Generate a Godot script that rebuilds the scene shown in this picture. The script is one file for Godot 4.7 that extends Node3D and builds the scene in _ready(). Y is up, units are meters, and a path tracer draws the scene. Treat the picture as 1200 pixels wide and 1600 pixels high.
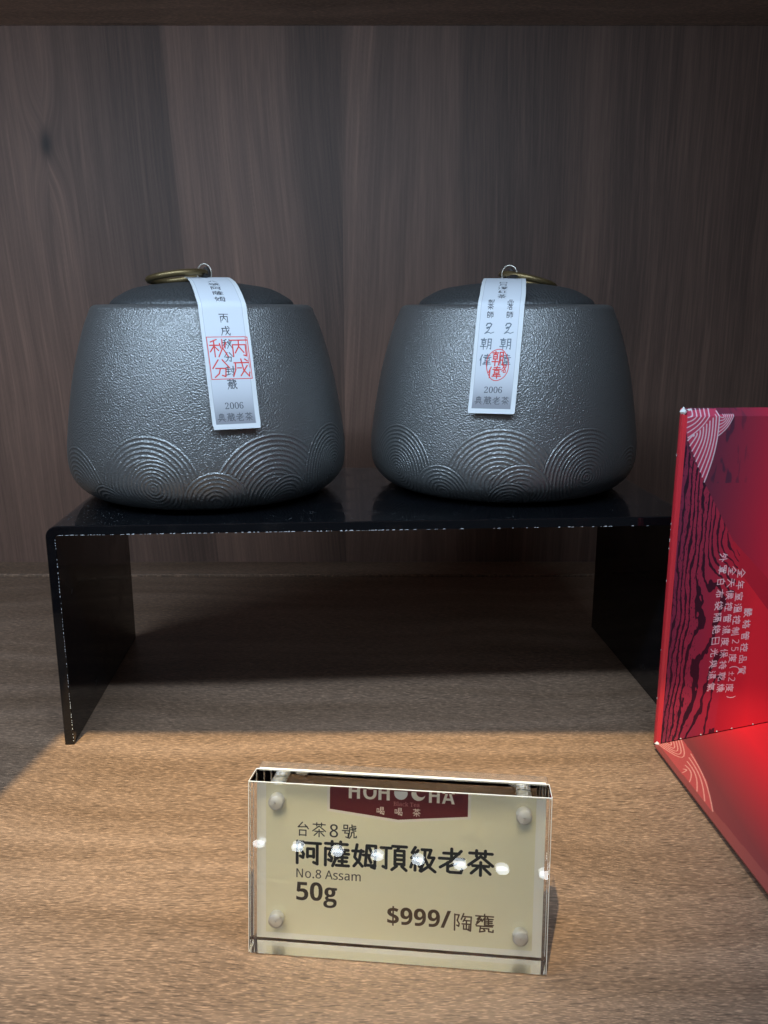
extends Node3D
# A cabinet shelf in a tea shop: two grey tea jars on a black acrylic riser, an acrylic price sign and a red gift box.

const HORIZ := 0.0
const RISER_H := 0.1058
const RISER_W := 0.2978
const RISER_D := 0.1341
const RISER_T := 0.0043
const JAR_H := 0.0955
var rng := RandomNumberGenerator.new()


func _ready() -> void:
	rng.seed = 11
	# ---- camera, surroundings, lamps, exposure
	var cam := Camera3D.new()
	cam.name = "camera"
	cam.fov = 62.0
	cam.near = 0.01
	cam.far = 30.0
	cam.position = Vector3(0, 0.2, 0)
	cam.rotation = Vector3(-0.2345, 0, 0)
	add_child(cam)
	cam.current = true
	var we := WorldEnvironment.new()
	we.name = "surroundings"
	var env := Environment.new()
	env.background_mode = Environment.BG_COLOR
	env.background_color = lin(0.048, 0.055, 0.068)
	env.background_energy_multiplier = 1.0
	env.tonemap_mode = Environment.TONE_MAPPER_LINEAR
	env.tonemap_exposure = 1.0
	env.sdfgi_enabled = true
	env.ssao_enabled = true
	env.ssil_enabled = true
	we.environment = env
	add_child(we)
	make_strip_lamp(Vector3(-0.19, 0.3835, -0.197), 0.72, 0.016, Color(0.80, 0.90, 1.0), 0.24)
	make_spot_lamp("ceiling_spotlight", Vector3(-0.28, 2.0, 0.62), Vector3(-0.04, 0.0, -0.40), Color(1.0, 0.91, 0.70), 9.8, 6.5, 0.014)
	make_panel_lamp(Vector3(-1.05, 1.30, 1.75), Vector3(-0.05, 0.15, -0.45), Vector2(0.8, 0.40), Color(0.86, 0.93, 1.0), 0.36)
	make_lamp_row()
	# ---- the cabinet
	build_setting()
	# ---- the things on the shelf
	build_riser()
	build_jars()
	build_sign()
	build_red_box()


# ------------------------------------------------------------------ naming helpers
func thing(called: String, label: String, category: String, at := Vector3.ZERO, turn := 0.0, group := "") -> Node3D:
	var o := Node3D.new()
	o.name = called
	add_child(o, true)
	o.position = at
	o.rotation.y = turn
	o.set_meta("label", label)
	o.set_meta("category", category)
	if group != "":
		o.set_meta("group", group)
	return o


func obj(called: String, mesh: Mesh, mat: Material, parent: Node = null) -> MeshInstance3D:
	var o := MeshInstance3D.new()
	o.name = called
	o.mesh = mesh
	o.material_override = mat
	o.cast_shadow = GeometryInstance3D.SHADOW_CASTING_SETTING_ON
	if parent == null:
		add_child(o, true)
	else:
		parent.add_child(o, true)
	return o


func struct(called: String, mesh: Mesh, mat: Material) -> MeshInstance3D:
	var o := obj(called, mesh, mat)
	o.set_meta("kind", "structure")
	return o


# ------------------------------------------------------------------ mesh helpers
func begin() -> SurfaceTool:
	var st := SurfaceTool.new()
	st.begin(Mesh.PRIMITIVE_TRIANGLES)
	st.set_smooth_group(-1)
	return st


func done(st: SurfaceTool) -> ArrayMesh:
	st.generate_normals()
	return st.commit()


# a flat polygon facing «out»; uvs optional
func face(st: SurfaceTool, pts: Array, out: Vector3, uvs: Array = []) -> void:
	var n: Vector3 = (pts[2] - pts[0]).cross(pts[1] - pts[0])
	var order := range(pts.size())
	if n.dot(out) < 0.0:
		order.reverse()
	for k in range(1, pts.size() - 1):
		for i in [order[0], order[k], order[k + 1]]:
			if uvs.size():
				st.set_uv(uvs[i])
			st.add_vertex(pts[i])


# box with small chamfers; UV in metres on the two main axes (u along x or z, v along the other)
func chamfer_box(size: Vector3, c: float, centre := Vector3.ZERO, st: SurfaceTool = null) -> SurfaceTool:
	if st == null:
		st = begin()
	var h := size * 0.5
	var ax := [Vector3(1, 0, 0), Vector3(0, 1, 0), Vector3(0, 0, 1)]
	for a in 3:
		var b := (a + 1) % 3
		var d := (a + 2) % 3
		for s in [-1.0, 1.0]:
			var o: Vector3 = ax[a] * h[a] * s
			var u: Vector3 = ax[b] * (h[b] - c)
			var v: Vector3 = ax[d] * (h[d] - c)
			var pts := [centre + o - u - v, centre + o + u - v, centre + o + u + v, centre + o - u + v]
			var uvs := []
			for p in pts:
				uvs.append(Vector2(p.x if a != 0 else p.z, p.z if a == 1 else p.y))
			face(st, pts, ax[a] * s, uvs)
			# edge bevels between +-a and +-b
			for s2 in [-1.0, 1.0]:
				var o2: Vector3 = ax[a] * (h[a] - c) * s + ax[b] * h[b] * s2
				var o1: Vector3 = ax[a] * h[a] * s + ax[b] * (h[b] - c) * s2
				var p2 := [centre + o1 - v, centre + o1 + v, centre + o2 + v, centre + o2 - v]
				var uv2 := []
				for p in p2:
					uv2.append(Vector2(p.x, p.z if a == 1 or b == 1 else p.y))
				face(st, p2, ax[a] * s + ax[b] * s2, uv2)
	for sx in [-1.0, 1.0]:
		for sy in [-1.0, 1.0]:
			for sz in [-1.0, 1.0]:
				var sg := Vector3(sx, sy, sz)
				var p0 := centre + Vector3(h.x * sx, (h.y - c) * sy, (h.z - c) * sz)
				var p1 := centre + Vector3((h.x - c) * sx, h.y * sy, (h.z - c) * sz)
				var p2b := centre + Vector3((h.x - c) * sx, (h.y - c) * sy, h.z * sz)
				face(st, [p0, p1, p2b], sg, [Vector2(p0.x, p0.z), Vector2(p0.x, p0.z), Vector2(p0.x, p0.z)])
	return st


# surface of revolution round y with smooth normals; prof is [[r, y], ...] from the bottom to the top, outside on the left-hand walk
func lathe(prof: Array, seg: int, vmax: float) -> ArrayMesh:
	var n := prof.size()
	var vs := PackedVector3Array()
	var ns := PackedVector3Array()
	var us := PackedVector2Array()
	var ix := PackedInt32Array()
	for i in n:
		var p: Vector2 = prof[i]
		var a: Vector2 = prof[maxi(i - 1, 0)]
		var b: Vector2 = prof[mini(i + 1, n - 1)]
		var t := (b - a).normalized()
		var nn := Vector2(t.y, -t.x)
		for j in seg + 1:
			var ph := (float(j) / seg - 0.5) * TAU
			vs.append(Vector3(p.x * sin(ph), p.y, p.x * cos(ph)))
			ns.append(Vector3(nn.x * sin(ph), nn.y, nn.x * cos(ph)))
			us.append(Vector2(float(j) / seg, 1.0 - p.y / vmax))
	for i in n - 1:
		for j in seg:
			var a := i * (seg + 1) + j
			var c := a + seg + 1
			for q in [a, c, a + 1, a + 1, c, c + 1]:
				ix.append(q)
	var arr := []
	arr.resize(Mesh.ARRAY_MAX)
	arr[Mesh.ARRAY_VERTEX] = vs
	arr[Mesh.ARRAY_NORMAL] = ns
	arr[Mesh.ARRAY_TEX_UV] = us
	arr[Mesh.ARRAY_INDEX] = ix
	var m := ArrayMesh.new()
	m.add_surface_from_arrays(Mesh.PRIMITIVE_TRIANGLES, arr)
	return m


# a smooth curve through the points of a profile
func smooth_profile(pts: Array, steps: int) -> Array:
	var out := []
	for i in pts.size() - 1:
		var p0: Vector2 = pts[maxi(i - 1, 0)]
		var p1: Vector2 = pts[i]
		var p2: Vector2 = pts[i + 1]
		var p3: Vector2 = pts[mini(i + 2, pts.size() - 1)]
		for k in steps:
			out.append(p1.cubic_interpolate(p2, p0, p3, float(k) / steps))
	out.append(pts[-1])
	return out


# tube along a list of points, radius per point
func tube(path: Array, rad: Array, sides: int, closed := false) -> ArrayMesh:
	var st := SurfaceTool.new()
	st.begin(Mesh.PRIMITIVE_TRIANGLES)
	var n := path.size()
	var up := Vector3(0.13, 0.2, 1).normalized()
	var rings := []
	for i in n:
		var a: Vector3 = path[(i - 1 + n) % n] if closed else path[maxi(i - 1, 0)]
		var b: Vector3 = path[(i + 1) % n] if closed else path[mini(i + 1, n - 1)]
		var t := (b - a).normalized()
		var u := (up - t * up.dot(t)).normalized()
		up = u
		var v := t.cross(u)
		var ring := []
		for k in sides:
			var an := TAU * k / sides
			ring.append([u * cos(an) + v * sin(an), path[i] + (u * cos(an) + v * sin(an)) * rad[i % rad.size()]])
		rings.append(ring)
	for i in (n if closed else n - 1):
		var r0: Array = rings[i]
		var r1: Array = rings[(i + 1) % n]
		for k in sides:
			var k2 := (k + 1) % sides
			for q in [r0[k], r1[k], r0[k2], r1[k], r1[k2], r0[k2]]:
				st.set_normal(q[0])
				st.add_vertex(q[1])
	return st.commit()


# ------------------------------------------------------------------ materials
func plain(c: Color, rough: float, metal := 0.0) -> StandardMaterial3D:
	var m := StandardMaterial3D.new()
	m.albedo_color = c
	m.roughness = rough
	m.metallic = metal
	return m


func lin(r: float, g: float, b: float) -> Color:
	return Color(r, g, b).linear_to_srgb()


func noise(sd: int, freq: float, oct := 1) -> FastNoiseLite:
	var n := FastNoiseLite.new()
	n.seed = sd
	n.noise_type = FastNoiseLite.TYPE_SIMPLEX_SMOOTH
	n.frequency = freq
	n.fractal_type = FastNoiseLite.FRACTAL_FBM if oct > 1 else FastNoiseLite.FRACTAL_NONE
	n.fractal_octaves = oct
	return n


# laminate of the shelf: fine light dashes along u; returns [colour, relief]
func floor_images(w: int, h: int) -> Array:
	var img := Image.create(w, h, false, Image.FORMAT_RGB8)
	var bump := Image.create(w, h, false, Image.FORMAT_L8)
	var n1 := noise(3, 1.0, 2)
	var n2 := noise(5, 1.0)
	var n3 := noise(7, 1.0)
	var n4 := noise(9, 1.0)
	var d := PackedByteArray()
	d.resize(w * h * 3)
	var e := PackedByteArray()
	e.resize(w * h)
	var at := 0
	for y in h:
		for x in w:
			var wob := n4.get_noise_2d(x * 0.0022, y * 0.0025) * 42.0
			var yy := y + wob
			var band := n1.get_noise_2d(x * 0.0011, yy * 0.009)
			var fib := n2.get_noise_2d(x * 0.02, yy * 0.20)
			var dash := n3.get_noise_2d(x * 0.085 + 40.0, yy * 0.52)
			var dk := n3.get_noise_2d(x * 0.040 + 400.0, yy * 0.42 + 90.0)
			var f := 1.0 + 0.15 * band + 0.08 * fib
			var li := clampf((dash - 0.28) * 3.2, 0.0, 1.0)
			var da := clampf((dk - 0.30) * 2.4, 0.0, 1.0)
			f = f * (1.0 - 0.26 * da) + li * 0.33
			d[at * 3] = clampi(int(125.0 * f), 0, 255)
			d[at * 3 + 1] = clampi(int(101.0 * (f + 0.02 * band)), 0, 255)
			d[at * 3 + 2] = clampi(int(82.0 * (f + 0.05 * band)), 0, 255)
			e[at] = clampi(int(120.0 + 70.0 * li - 80.0 * da + 22.0 * fib), 0, 255)
			at += 1
	img = Image.create_from_data(w, h, false, Image.FORMAT_RGB8, d)
	bump = Image.create_from_data(w, h, false, Image.FORMAT_L8, e)
	return [img, bump]


func piece(tab: Array, x: float) -> float:
	for i in tab.size() - 1:
		if x <= tab[i + 1].x:
			return lerpf(tab[i].y, tab[i + 1].y, clampf((x - tab[i].x) / maxf(tab[i + 1].x - tab[i].x, 1e-6), 0.0, 1.0))
	return tab[-1].y


# dark walnut veneer of the back wall: grain along v, one veneer joint, a small knot. Covers x -0.35 .. 0.35, y 0 .. 0.42
func wall_image(w: int, h: int) -> Image:
	var d := PackedByteArray()
	d.resize(w * h * 3)
	var n1 := noise(21, 1.0, 2)
	var n2 := noise(23, 1.0)
	var n3 := noise(25, 1.0)
	var n4 := noise(27, 1.0, 2)
	var tone := [Vector2(-0.36, 1.05), Vector2(-0.30, 1.16), Vector2(-0.245, 1.12), Vector2(-0.215, 0.98), Vector2(-0.170, 0.80), Vector2(-0.1565, 0.78), Vector2(-0.1555, 1.12), Vector2(-0.11, 1.20), Vector2(-0.07, 1.05), Vector2(-0.058, 0.76), Vector2(-0.03, 0.74), Vector2(-0.018, 1.18), Vector2(0.0, 1.0), Vector2(0.05, 1.02), Vector2(0.06, 0.82), Vector2(0.12, 0.74), Vector2(0.155, 0.98), Vector2(0.165, 0.78), Vector2(0.22, 0.86), Vector2(0.30, 0.8), Vector2(0.36, 1.0)]
	var knot := Vector2(-0.2424, 0.3147)
	var at := 0
	for y in h:
		var py := (1.0 - (y + 0.5) / h) * 0.42
		for x in w:
			var px := ((x + 0.5) / w - 0.5) * 0.70
			# the grain leans and opens towards the bottom, as flat-sawn veneer does
			var lean := (0.39 - py) * (0.058 if px < -0.03 else -0.07 * clampf(1.0 - absf(px + 0.01) * 16.0, 0.0, 1.0))
			var k := Vector2((px - knot.x) / 0.013, (py - knot.y) / 0.030)
			var kk := exp(-k.length_squared())
			var gx := px - lean + n4.get_noise_2d(px * 5.0, py * 3.0) * 0.0035 + kk * 0.010 * signf(k.x + 0.01)
			var f := 0.98 + (piece(tone, gx) - 0.98) * 0.66
			f += 0.09 * n1.get_noise_2d(gx * 60.0, py * 2.0) + 0.07 * n2.get_noise_2d(gx * 420.0, py * 9.0) + 0.05 * n3.get_noise_2d(gx * 1100.0, py * 30.0) + 0.05 * n3.get_noise_2d(gx * 2400.0 + 70.0, py * 22.0)
			var st := clampf((n2.get_noise_2d(gx * 230.0 + 60.0, py * 5.0) - 0.45) * 3.0, 0.0, 1.0)
			f += 0.09 * st
			f = maxf(f, 0.45)
			f *= 1.0 - 0.55 * exp(-(k * Vector2(3.2, 3.4)).length_squared())
			d[at * 3] = clampi(int(113.0 * f), 0, 255)
			d[at * 3 + 1] = clampi(int(87.0 * f), 0, 255)
			d[at * 3 + 2] = clampi(int(74.0 * f), 0, 255)
			at += 1
	return Image.create_from_data(w, h, false, Image.FORMAT_RGB8, d)


# ------------------------------------------------------------------ lamps
func make_strip_lamp(at: Vector3, length: float, width: float, c: Color, energy: float) -> void:
	var t := thing("strip_lamp", "slim white light strip fixed under the front of the upper shelf", "lamp", at)
	obj("channel", done(chamfer_box(Vector3(length + 0.01, 0.006, width + 0.006), 0.0006, Vector3(0, 0.0050, 0))), plain(lin(0.6, 0.6, 0.6), 0.4, 0.8), t)
	var gm := plain(lin(0.8, 0.8, 0.8), 0.5)
	gm.emission_enabled = true
	gm.emission = c
	gm.emission_energy_multiplier = 2.0
	obj("diffuser", done(chamfer_box(Vector3(length, 0.0018, width), 0.0004, Vector3(0, 0.001, 0))), gm, t)
	var l := AreaLight3D.new()
	l.name = "strip_light"
	l.area_size = Vector2(length, width)
	l.light_color = c
	l.light_energy = energy
	l.shadow_enabled = true
	l.position = Vector3(0, -0.0006, 0)
	l.rotation = Vector3(-PI / 2, 0, 0)
	t.add_child(l)
	t.rotation.x = 0.36


func make_spot_lamp(called: String, at: Vector3, aim: Vector3, c: Color, energy: float, cone: float, size: float) -> void:
	var t := thing(called, "small round warm spotlight on the shop ceiling", "lamp", at)
	t.look_at_from_position(at, aim)
	var prof := [Vector2(0.001, 0.10), Vector2(0.034, 0.10), Vector2(0.038, 0.096), Vector2(0.038, 0.002), Vector2(0.036, 0.0), Vector2(0.033, 0.002), Vector2(0.033, 0.02), Vector2(0.001, 0.02)]
	prof.reverse()
	var hs := obj("housing", lathe(prof, 32, 0.1), plain(lin(0.05, 0.05, 0.05), 0.4, 0.5), t)
	hs.rotation = Vector3(PI / 2, 0, 0)
	hs.position = Vector3(0, 0, 0.012)
	var gm := plain(lin(0.8, 0.8, 0.8), 0.5)
	gm.emission_enabled = true
	gm.emission = c
	gm.emission_energy_multiplier = 6.0
	var ln := obj("lens", lathe([Vector2(0.0005, -0.001), Vector2(0.026, -0.001), Vector2(0.027, 0.0), Vector2(0.026, 0.001), Vector2(0.0005, 0.001)], 32, 0.1), gm, t)
	ln.rotation = Vector3(PI / 2, 0, 0)
	ln.position = Vector3(0, 0, 0.004)
	var l := SpotLight3D.new()
	l.name = "spot_beam"
	l.light_color = c
	l.light_energy = energy
	l.light_size = size
	l.spot_angle = cone
	l.spot_angle_attenuation = 1.0
	l.spot_range = 6.0
	l.spot_attenuation = 2.0
	l.shadow_enabled = true
	l.position = Vector3(0, 0, -0.004)
	t.add_child(l)


func make_panel_lamp(at: Vector3, aim: Vector3, size: Vector2, c: Color, energy: float) -> void:
	var t := thing("ceiling_panel_lamp", "large flat rectangular daylight panel on the shop ceiling", "lamp", at)
	t.look_at_from_position(at, aim)
	obj("frame", done(chamfer_box(Vector3(size.x + 0.03, size.y + 0.03, 0.02), 0.002, Vector3(0, 0, 0.012))), plain(lin(0.7, 0.7, 0.7), 0.5), t)
	var gm := plain(lin(0.8, 0.8, 0.8), 0.6)
	gm.emission_enabled = true
	gm.emission = c
	gm.emission_energy_multiplier = 0.6
	obj("diffuser", done(chamfer_box(Vector3(size.x, size.y, 0.004), 0.001, Vector3(0, 0, -0.001))), gm, t)
	var l := AreaLight3D.new()
	l.name = "panel_light"
	l.area_size = size
	l.light_color = c
	l.light_energy = energy
	l.area_range = 8.0
	l.shadow_enabled = true
	l.position = Vector3(0, 0, -0.006)
	t.add_child(l)


# small round lamps on the rail of a low counter across the aisle; they show as a row of dots in the sign
func make_lamp_row() -> void:
	var gm := plain(lin(0.9, 0.9, 0.9), 0.5)
	gm.emission_enabled = true
	gm.emission = Color(0.93, 0.97, 1.0)
	gm.emission_energy_multiplier = 14.0
	var shell := plain(lin(0.5, 0.5, 0.5), 0.4, 0.8)
	var bulb := lathe([Vector2(0.0003, 0.0), Vector2(0.0095, 0.0), Vector2(0.0108, 0.0012), Vector2(0.0095, 0.0028), Vector2(0.0003, 0.0036)], 40, 0.01)
	var cup := lathe([Vector2(0.0003, -0.016), Vector2(0.009, -0.016), Vector2(0.0115, -0.012), Vector2(0.0118, 0.0010), Vector2(0.0102, 0.0008), Vector2(0.0003, -0.0008)], 24, 0.03)
	var where := ["outermost at the far end", "second from the far end", "third from the far end", "fourth from the far end", "fourth from the near end", "third from the near end", "second from the near end", "outermost at the near end"]
	for k in 8:
		var t := thing("counter_lamp", "small round counter lamp across the aisle, " + where[k] + " of its row", "lamp", Vector3(-0.437 + 0.0683 * k, -0.3855 - 0.0004 * k, 0.9), 0.0, "row of counter lamps")
		var b := obj("lens", bulb, gm, t)
		b.rotation = Vector3(-PI / 2, 0, 0)
		b.scale = Vector3(1.0, 1.0, 0.62)
		var c := obj("housing", cup, shell, t)
		c.rotation = Vector3(-PI / 2, 0, 0)
		c.scale = Vector3(1.0, 1.0, 0.62)


# ------------------------------------------------------------------ the cabinet
func build_setting() -> void:
	var fi := floor_images(2048, 2048)
	var wood := StandardMaterial3D.new()
	wood.albedo_texture = ImageTexture.create_from_image(fi[0])
	wood.uv1_scale = Vector3(1.0 / 0.70, 1.0 / 0.50, 1)
	wood.uv1_offset = Vector3(0.5, 0.3, 0)
	wood.roughness = 0.46
	wood.heightmap_enabled = true
	wood.heightmap_texture = ImageTexture.create_from_image(fi[1])
	wood.heightmap_scale = 0.012
	var shelf := done(chamfer_box(Vector3(1.2, 0.025, 0.4848), 0.0008, Vector3(0, -0.0125, -0.4134)))
	struct("shelf_floor", shelf, wood)
	# raised strip along the back of the shelf
	var bt := begin()
	var x0 := -0.6
	var x1 := 0.6
	var prof := [Vector2(-0.6225, 0.0002), Vector2(-0.6225, 0.0016), Vector2(-0.6232, 0.0023), Vector2(-0.6557, 0.0023)]
	for i in 3:
		var a: Vector2 = prof[i]
		var b: Vector2 = prof[i + 1]
		face(bt, [Vector3(x0, a.y, a.x), Vector3(x1, a.y, a.x), Vector3(x1, b.y, b.x), Vector3(x0, b.y, b.x)], Vector3(0, 0.6, 1), [Vector2(x0, a.x + 0.2), Vector2(x1, a.x + 0.2), Vector2(x1, b.x + 0.2), Vector2(x0, b.x + 0.2)])
	struct("back_ledge", done(bt), wood)
	var wall := StandardMaterial3D.new()
	wall.albedo_texture = ImageTexture.create_from_image(wall_image(2048, 512))
	wall.roughness = 0.55
	wall.uv1_scale = Vector3(1.0 / 0.70, -1.0 / 0.42, 1)
	wall.uv1_offset = Vector3(0.5, 1.0, 0)
	struct("back_wall", done(chamfer_box(Vector3(1.2, 0.46, 0.018), 0.0005, Vector3(0, 0.2, -0.6648))), wall)
	var brightened_top_mat := wood.duplicate()
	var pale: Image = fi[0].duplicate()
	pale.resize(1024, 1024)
	pale.adjust_bcs(1.65, 0.85, 0.6)  # shelf wood brightened in its colour, for light that the underside lacks
	brightened_top_mat.albedo_texture = ImageTexture.create_from_image(pale)
	struct("upper_shelf", done(chamfer_box(Vector3(1.2, 0.020, 0.4744), 0.0006, Vector3(0, 0.4016, -0.4184))), brightened_top_mat)
	var side := wall.duplicate()
	side.uv1_scale = Vector3(1.0 / 0.70, -1.0 / 0.42, 1)
	struct("side_panel", done(chamfer_box(Vector3(0.018, 0.46, 0.50), 0.0005, Vector3(-0.61, 0.2, -0.41))), side)
	struct("side_panel", done(chamfer_box(Vector3(0.018, 0.46, 0.50), 0.0005, Vector3(0.61, 0.2, -0.41))), side)
	struct("added_shade_post", done(chamfer_box(Vector3(0.06, 0.446, 0.018), 0.0005, Vector3(-0.212, 0.2234, -0.170))), side)  # unseen post, added to cut off the warm beam on the left


# ------------------------------------------------------------------ the riser
func build_riser() -> void:
	var root := thing("display_riser", "glossy black acrylic riser with two legs under both jars", "display stand", Vector3(-0.1502, 0.0004, -0.3648), 0.066)
	var m := plain(lin(0.004, 0.0045, 0.0058), 0.09)
	m.metallic_specular = 0.5
	var smudge := NoiseTexture2D.new()
	smudge.width = 512
	smudge.height = 512
	smudge.seamless = true
	smudge.noise = noise(91, 0.012, 5)
	var ramp := Gradient.new()
	ramp.offsets = PackedFloat32Array([0.0, 0.45, 0.62, 1.0])
	ramp.colors = PackedColorArray([Color(0.05, 0.05, 0.05), Color(0.07, 0.07, 0.07), Color(0.16, 0.16, 0.16), Color(0.30, 0.30, 0.30)])
	smudge.color_ramp = ramp
	m.roughness = 1.0
	m.roughness_texture = smudge
	m.uv1_triplanar = true
	m.uv1_scale = Vector3(7, 7, 7)
	var h := RISER_H
	var t := RISER_T
	var w := RISER_W
	var ro := 0.0052
	var ri := 0.0012
	# top plate with its two rounded bends, as an outline extruded along the depth
	var outer := []
	var inner := []
	var steps := 7
	for k in steps + 1:
		var a := PI - PI / 2 * k / steps
		outer.append(Vector2(ro + cos(a) * ro, h - ro + sin(a) * ro))
		inner.append(Vector2(t + ri + cos(a) * ri, h - t - ri + sin(a) * ri))
	for k in steps + 1:
		var a := PI / 2 - PI / 2 * k / steps
		outer.append(Vector2(w - ro + cos(a) * ro, h - ro + sin(a) * ro))
		inner.append(Vector2(w - t - ri + cos(a) * ri, h - t - ri + sin(a) * ri))
	obj("top_plate", extrude_band(outer, inner, RISER_D, 0.0004), m, root)
	for s in [0, 1]:
		var xa := 0.0 if s == 0 else w - t
		var ytop: float = h - ro - 0.00001
		var yti: float = h - t - ri
		var o := [Vector2(0.0, 0.0), Vector2(0.0, ytop)]
		var i := [Vector2(t, 0.0), Vector2(t, yti)]
		if s == 1:
			o = [Vector2(w, 0.0), Vector2(w, ytop)]
			i = [Vector2(w - t, 0.0), Vector2(w - t, yti)]
		obj("leg", extrude_band(o, i, RISER_D, 0.0004), m, root)
	# saw-cut white chipping along the inner front edges
	var chip := plain(lin(0.62, 0.66, 0.70), 0.7)
	var st := begin()
	var x := 0.0052
	while x < w - 0.006:
		var l := rng.randf_range(0.0004, 0.0022)
		var amount := 1.0 if x < 0.16 else 0.35
		if rng.randf() < 0.80 * amount:
			chip_at(st, Vector3(x, h - t, 0.0), Vector3(1, 0, 0), Vector3(0, 1, 0), l, rng.randf_range(0.00012, 0.00042))
		x += l + rng.randf_range(0.0001, 0.0010)
	var y := 0.0015
	while y < h - t - 0.002:
		var l := rng.randf_range(0.0003, 0.0012)
		if rng.randf() < 0.85:
			chip_at(st, Vector3(t, y, 0.0), Vector3(0, 1, 0), Vector3(-1, 0, 0), l, rng.randf_range(0.0001, 0.0004))
		y += l + rng.randf_range(0.0002, 0.0012)
	obj("chipped_edge", done(st), chip, root)
	# dust and fine scratches on the top
	var dust := begin()
	for k in 260:
		var px := rng.randf_range(0.004, 0.29)
		if k < 150:
			px = 0.004 + absf(rng.randfn(0.0, 0.03))
		var pz := rng.randf_range(0.0006, 0.05)
		var s := rng.randf_range(0.00008, 0.00026)
		var c := Vector3(clampf(px, 0.004, w - 0.006), h + 0.00012, -pz)
		face(dust, [c + Vector3(s, 0, 0), c + Vector3(0, 0, s * 1.4), c + Vector3(-s, 0, 0), c + Vector3(0, 0, -s)], Vector3.UP)
	for k in 14:
		var c := Vector3(rng.randf_range(0.10, 0.20), h + 0.0001, -rng.randf_range(0.001, 0.022))
		var dir := Vector3(rng.randf_range(-1, 1), 0, rng.randf_range(-1, 1)).normalized() * rng.randf_range(0.002, 0.007)
		var sd := dir.cross(Vector3.UP).normalized() * 0.00006
		face(dust, [c + sd, c + dir, c - sd], Vector3.UP)
	var dm := obj("dust", done(dust), plain(lin(0.16, 0.17, 0.18), 0.9), root)
	dm.set_meta("kind", "stuff")


func chip_at(st: SurfaceTool, p: Vector3, along: Vector3, inward: Vector3, l: float, d: float) -> void:
	var z := Vector3(0, 0, 0.00006)
	var k := p + inward * 0.00005
	face(st, [k + z, k + along * l + z, k + along * l * 0.8 + inward * d + z, k + along * l * 0.25 + inward * d * 0.7 + z], Vector3(0, 0, 1))


# a band between an outer and an inner polyline (x, y), extruded from z = 0 back to -depth, long edges bevelled by c
func extrude_band(outer: Array, inner: Array, depth: float, c: float) -> ArrayMesh:
	var st := begin()
	var n := outer.size()
	var oc := []
	var ic := []
	for k in n:
		var d: Vector2 = (outer[k] - inner[k]).normalized()
		oc.append(outer[k] - d * c)
		ic.append(inner[k] + d * c * 0.4)
	var v := func(p: Vector2, z: float) -> Vector3: return Vector3(p.x, p.y, z)
	for k in n - 1:
		var mid: Vector2 = (outer[k] + outer[k + 1]) * 0.5 - (inner[k] + inner[k + 1]) * 0.5
		var o3 := Vector3(mid.x, mid.y, 0).normalized()
		face(st, [v.call(outer[k], -c), v.call(outer[k + 1], -c), v.call(outer[k + 1], -depth + c), v.call(outer[k], -depth + c)], o3)
		if (inner[k] - inner[k + 1]).length() > 1e-7:
			face(st, [v.call(inner[k], -c), v.call(inner[k + 1], -c), v.call(inner[k + 1], -depth + c), v.call(inner[k], -depth + c)], -o3)
			face(st, [v.call(inner[k], -c), v.call(inner[k + 1], -c), v.call(ic[k + 1], 0), v.call(ic[k], 0)], -o3 + Vector3(0, 0, 1))
			face(st, [v.call(inner[k], -depth + c), v.call(inner[k + 1], -depth + c), v.call(ic[k + 1], -depth), v.call(ic[k], -depth)], -o3 - Vector3(0, 0, 1))
		face(st, [v.call(oc[k], 0), v.call(oc[k + 1], 0), v.call(ic[k + 1], 0), v.call(ic[k], 0)], Vector3(0, 0, 1))
		face(st, [v.call(oc[k], -depth), v.call(oc[k + 1], -depth), v.call(ic[k + 1], -depth), v.call(ic[k], -depth)], Vector3(0, 0, -1))
		face(st, [v.call(outer[k], -c), v.call(outer[k + 1], -c), v.call(oc[k + 1], 0), v.call(oc[k], 0)], o3 + Vector3(0, 0, 1))
		face(st, [v.call(outer[k], -depth + c), v.call(outer[k + 1], -depth + c), v.call(oc[k + 1], -depth), v.call(oc[k], -depth)], o3 - Vector3(0, 0, 1))
	for k in [0, n - 1]:
		var dirv: Vector2 = (outer[0] - outer[1]) if k == 0 else (outer[n - 1] - outer[n - 2])
		if dirv.y < 0.0 and absf(outer[k].y) < 0.001:
			face(st, [v.call(outer[k], 0), v.call(inner[k], 0), v.call(inner[k], -depth), v.call(outer[k], -depth)], Vector3(0, -1, 0))
	return done(st)


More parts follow.
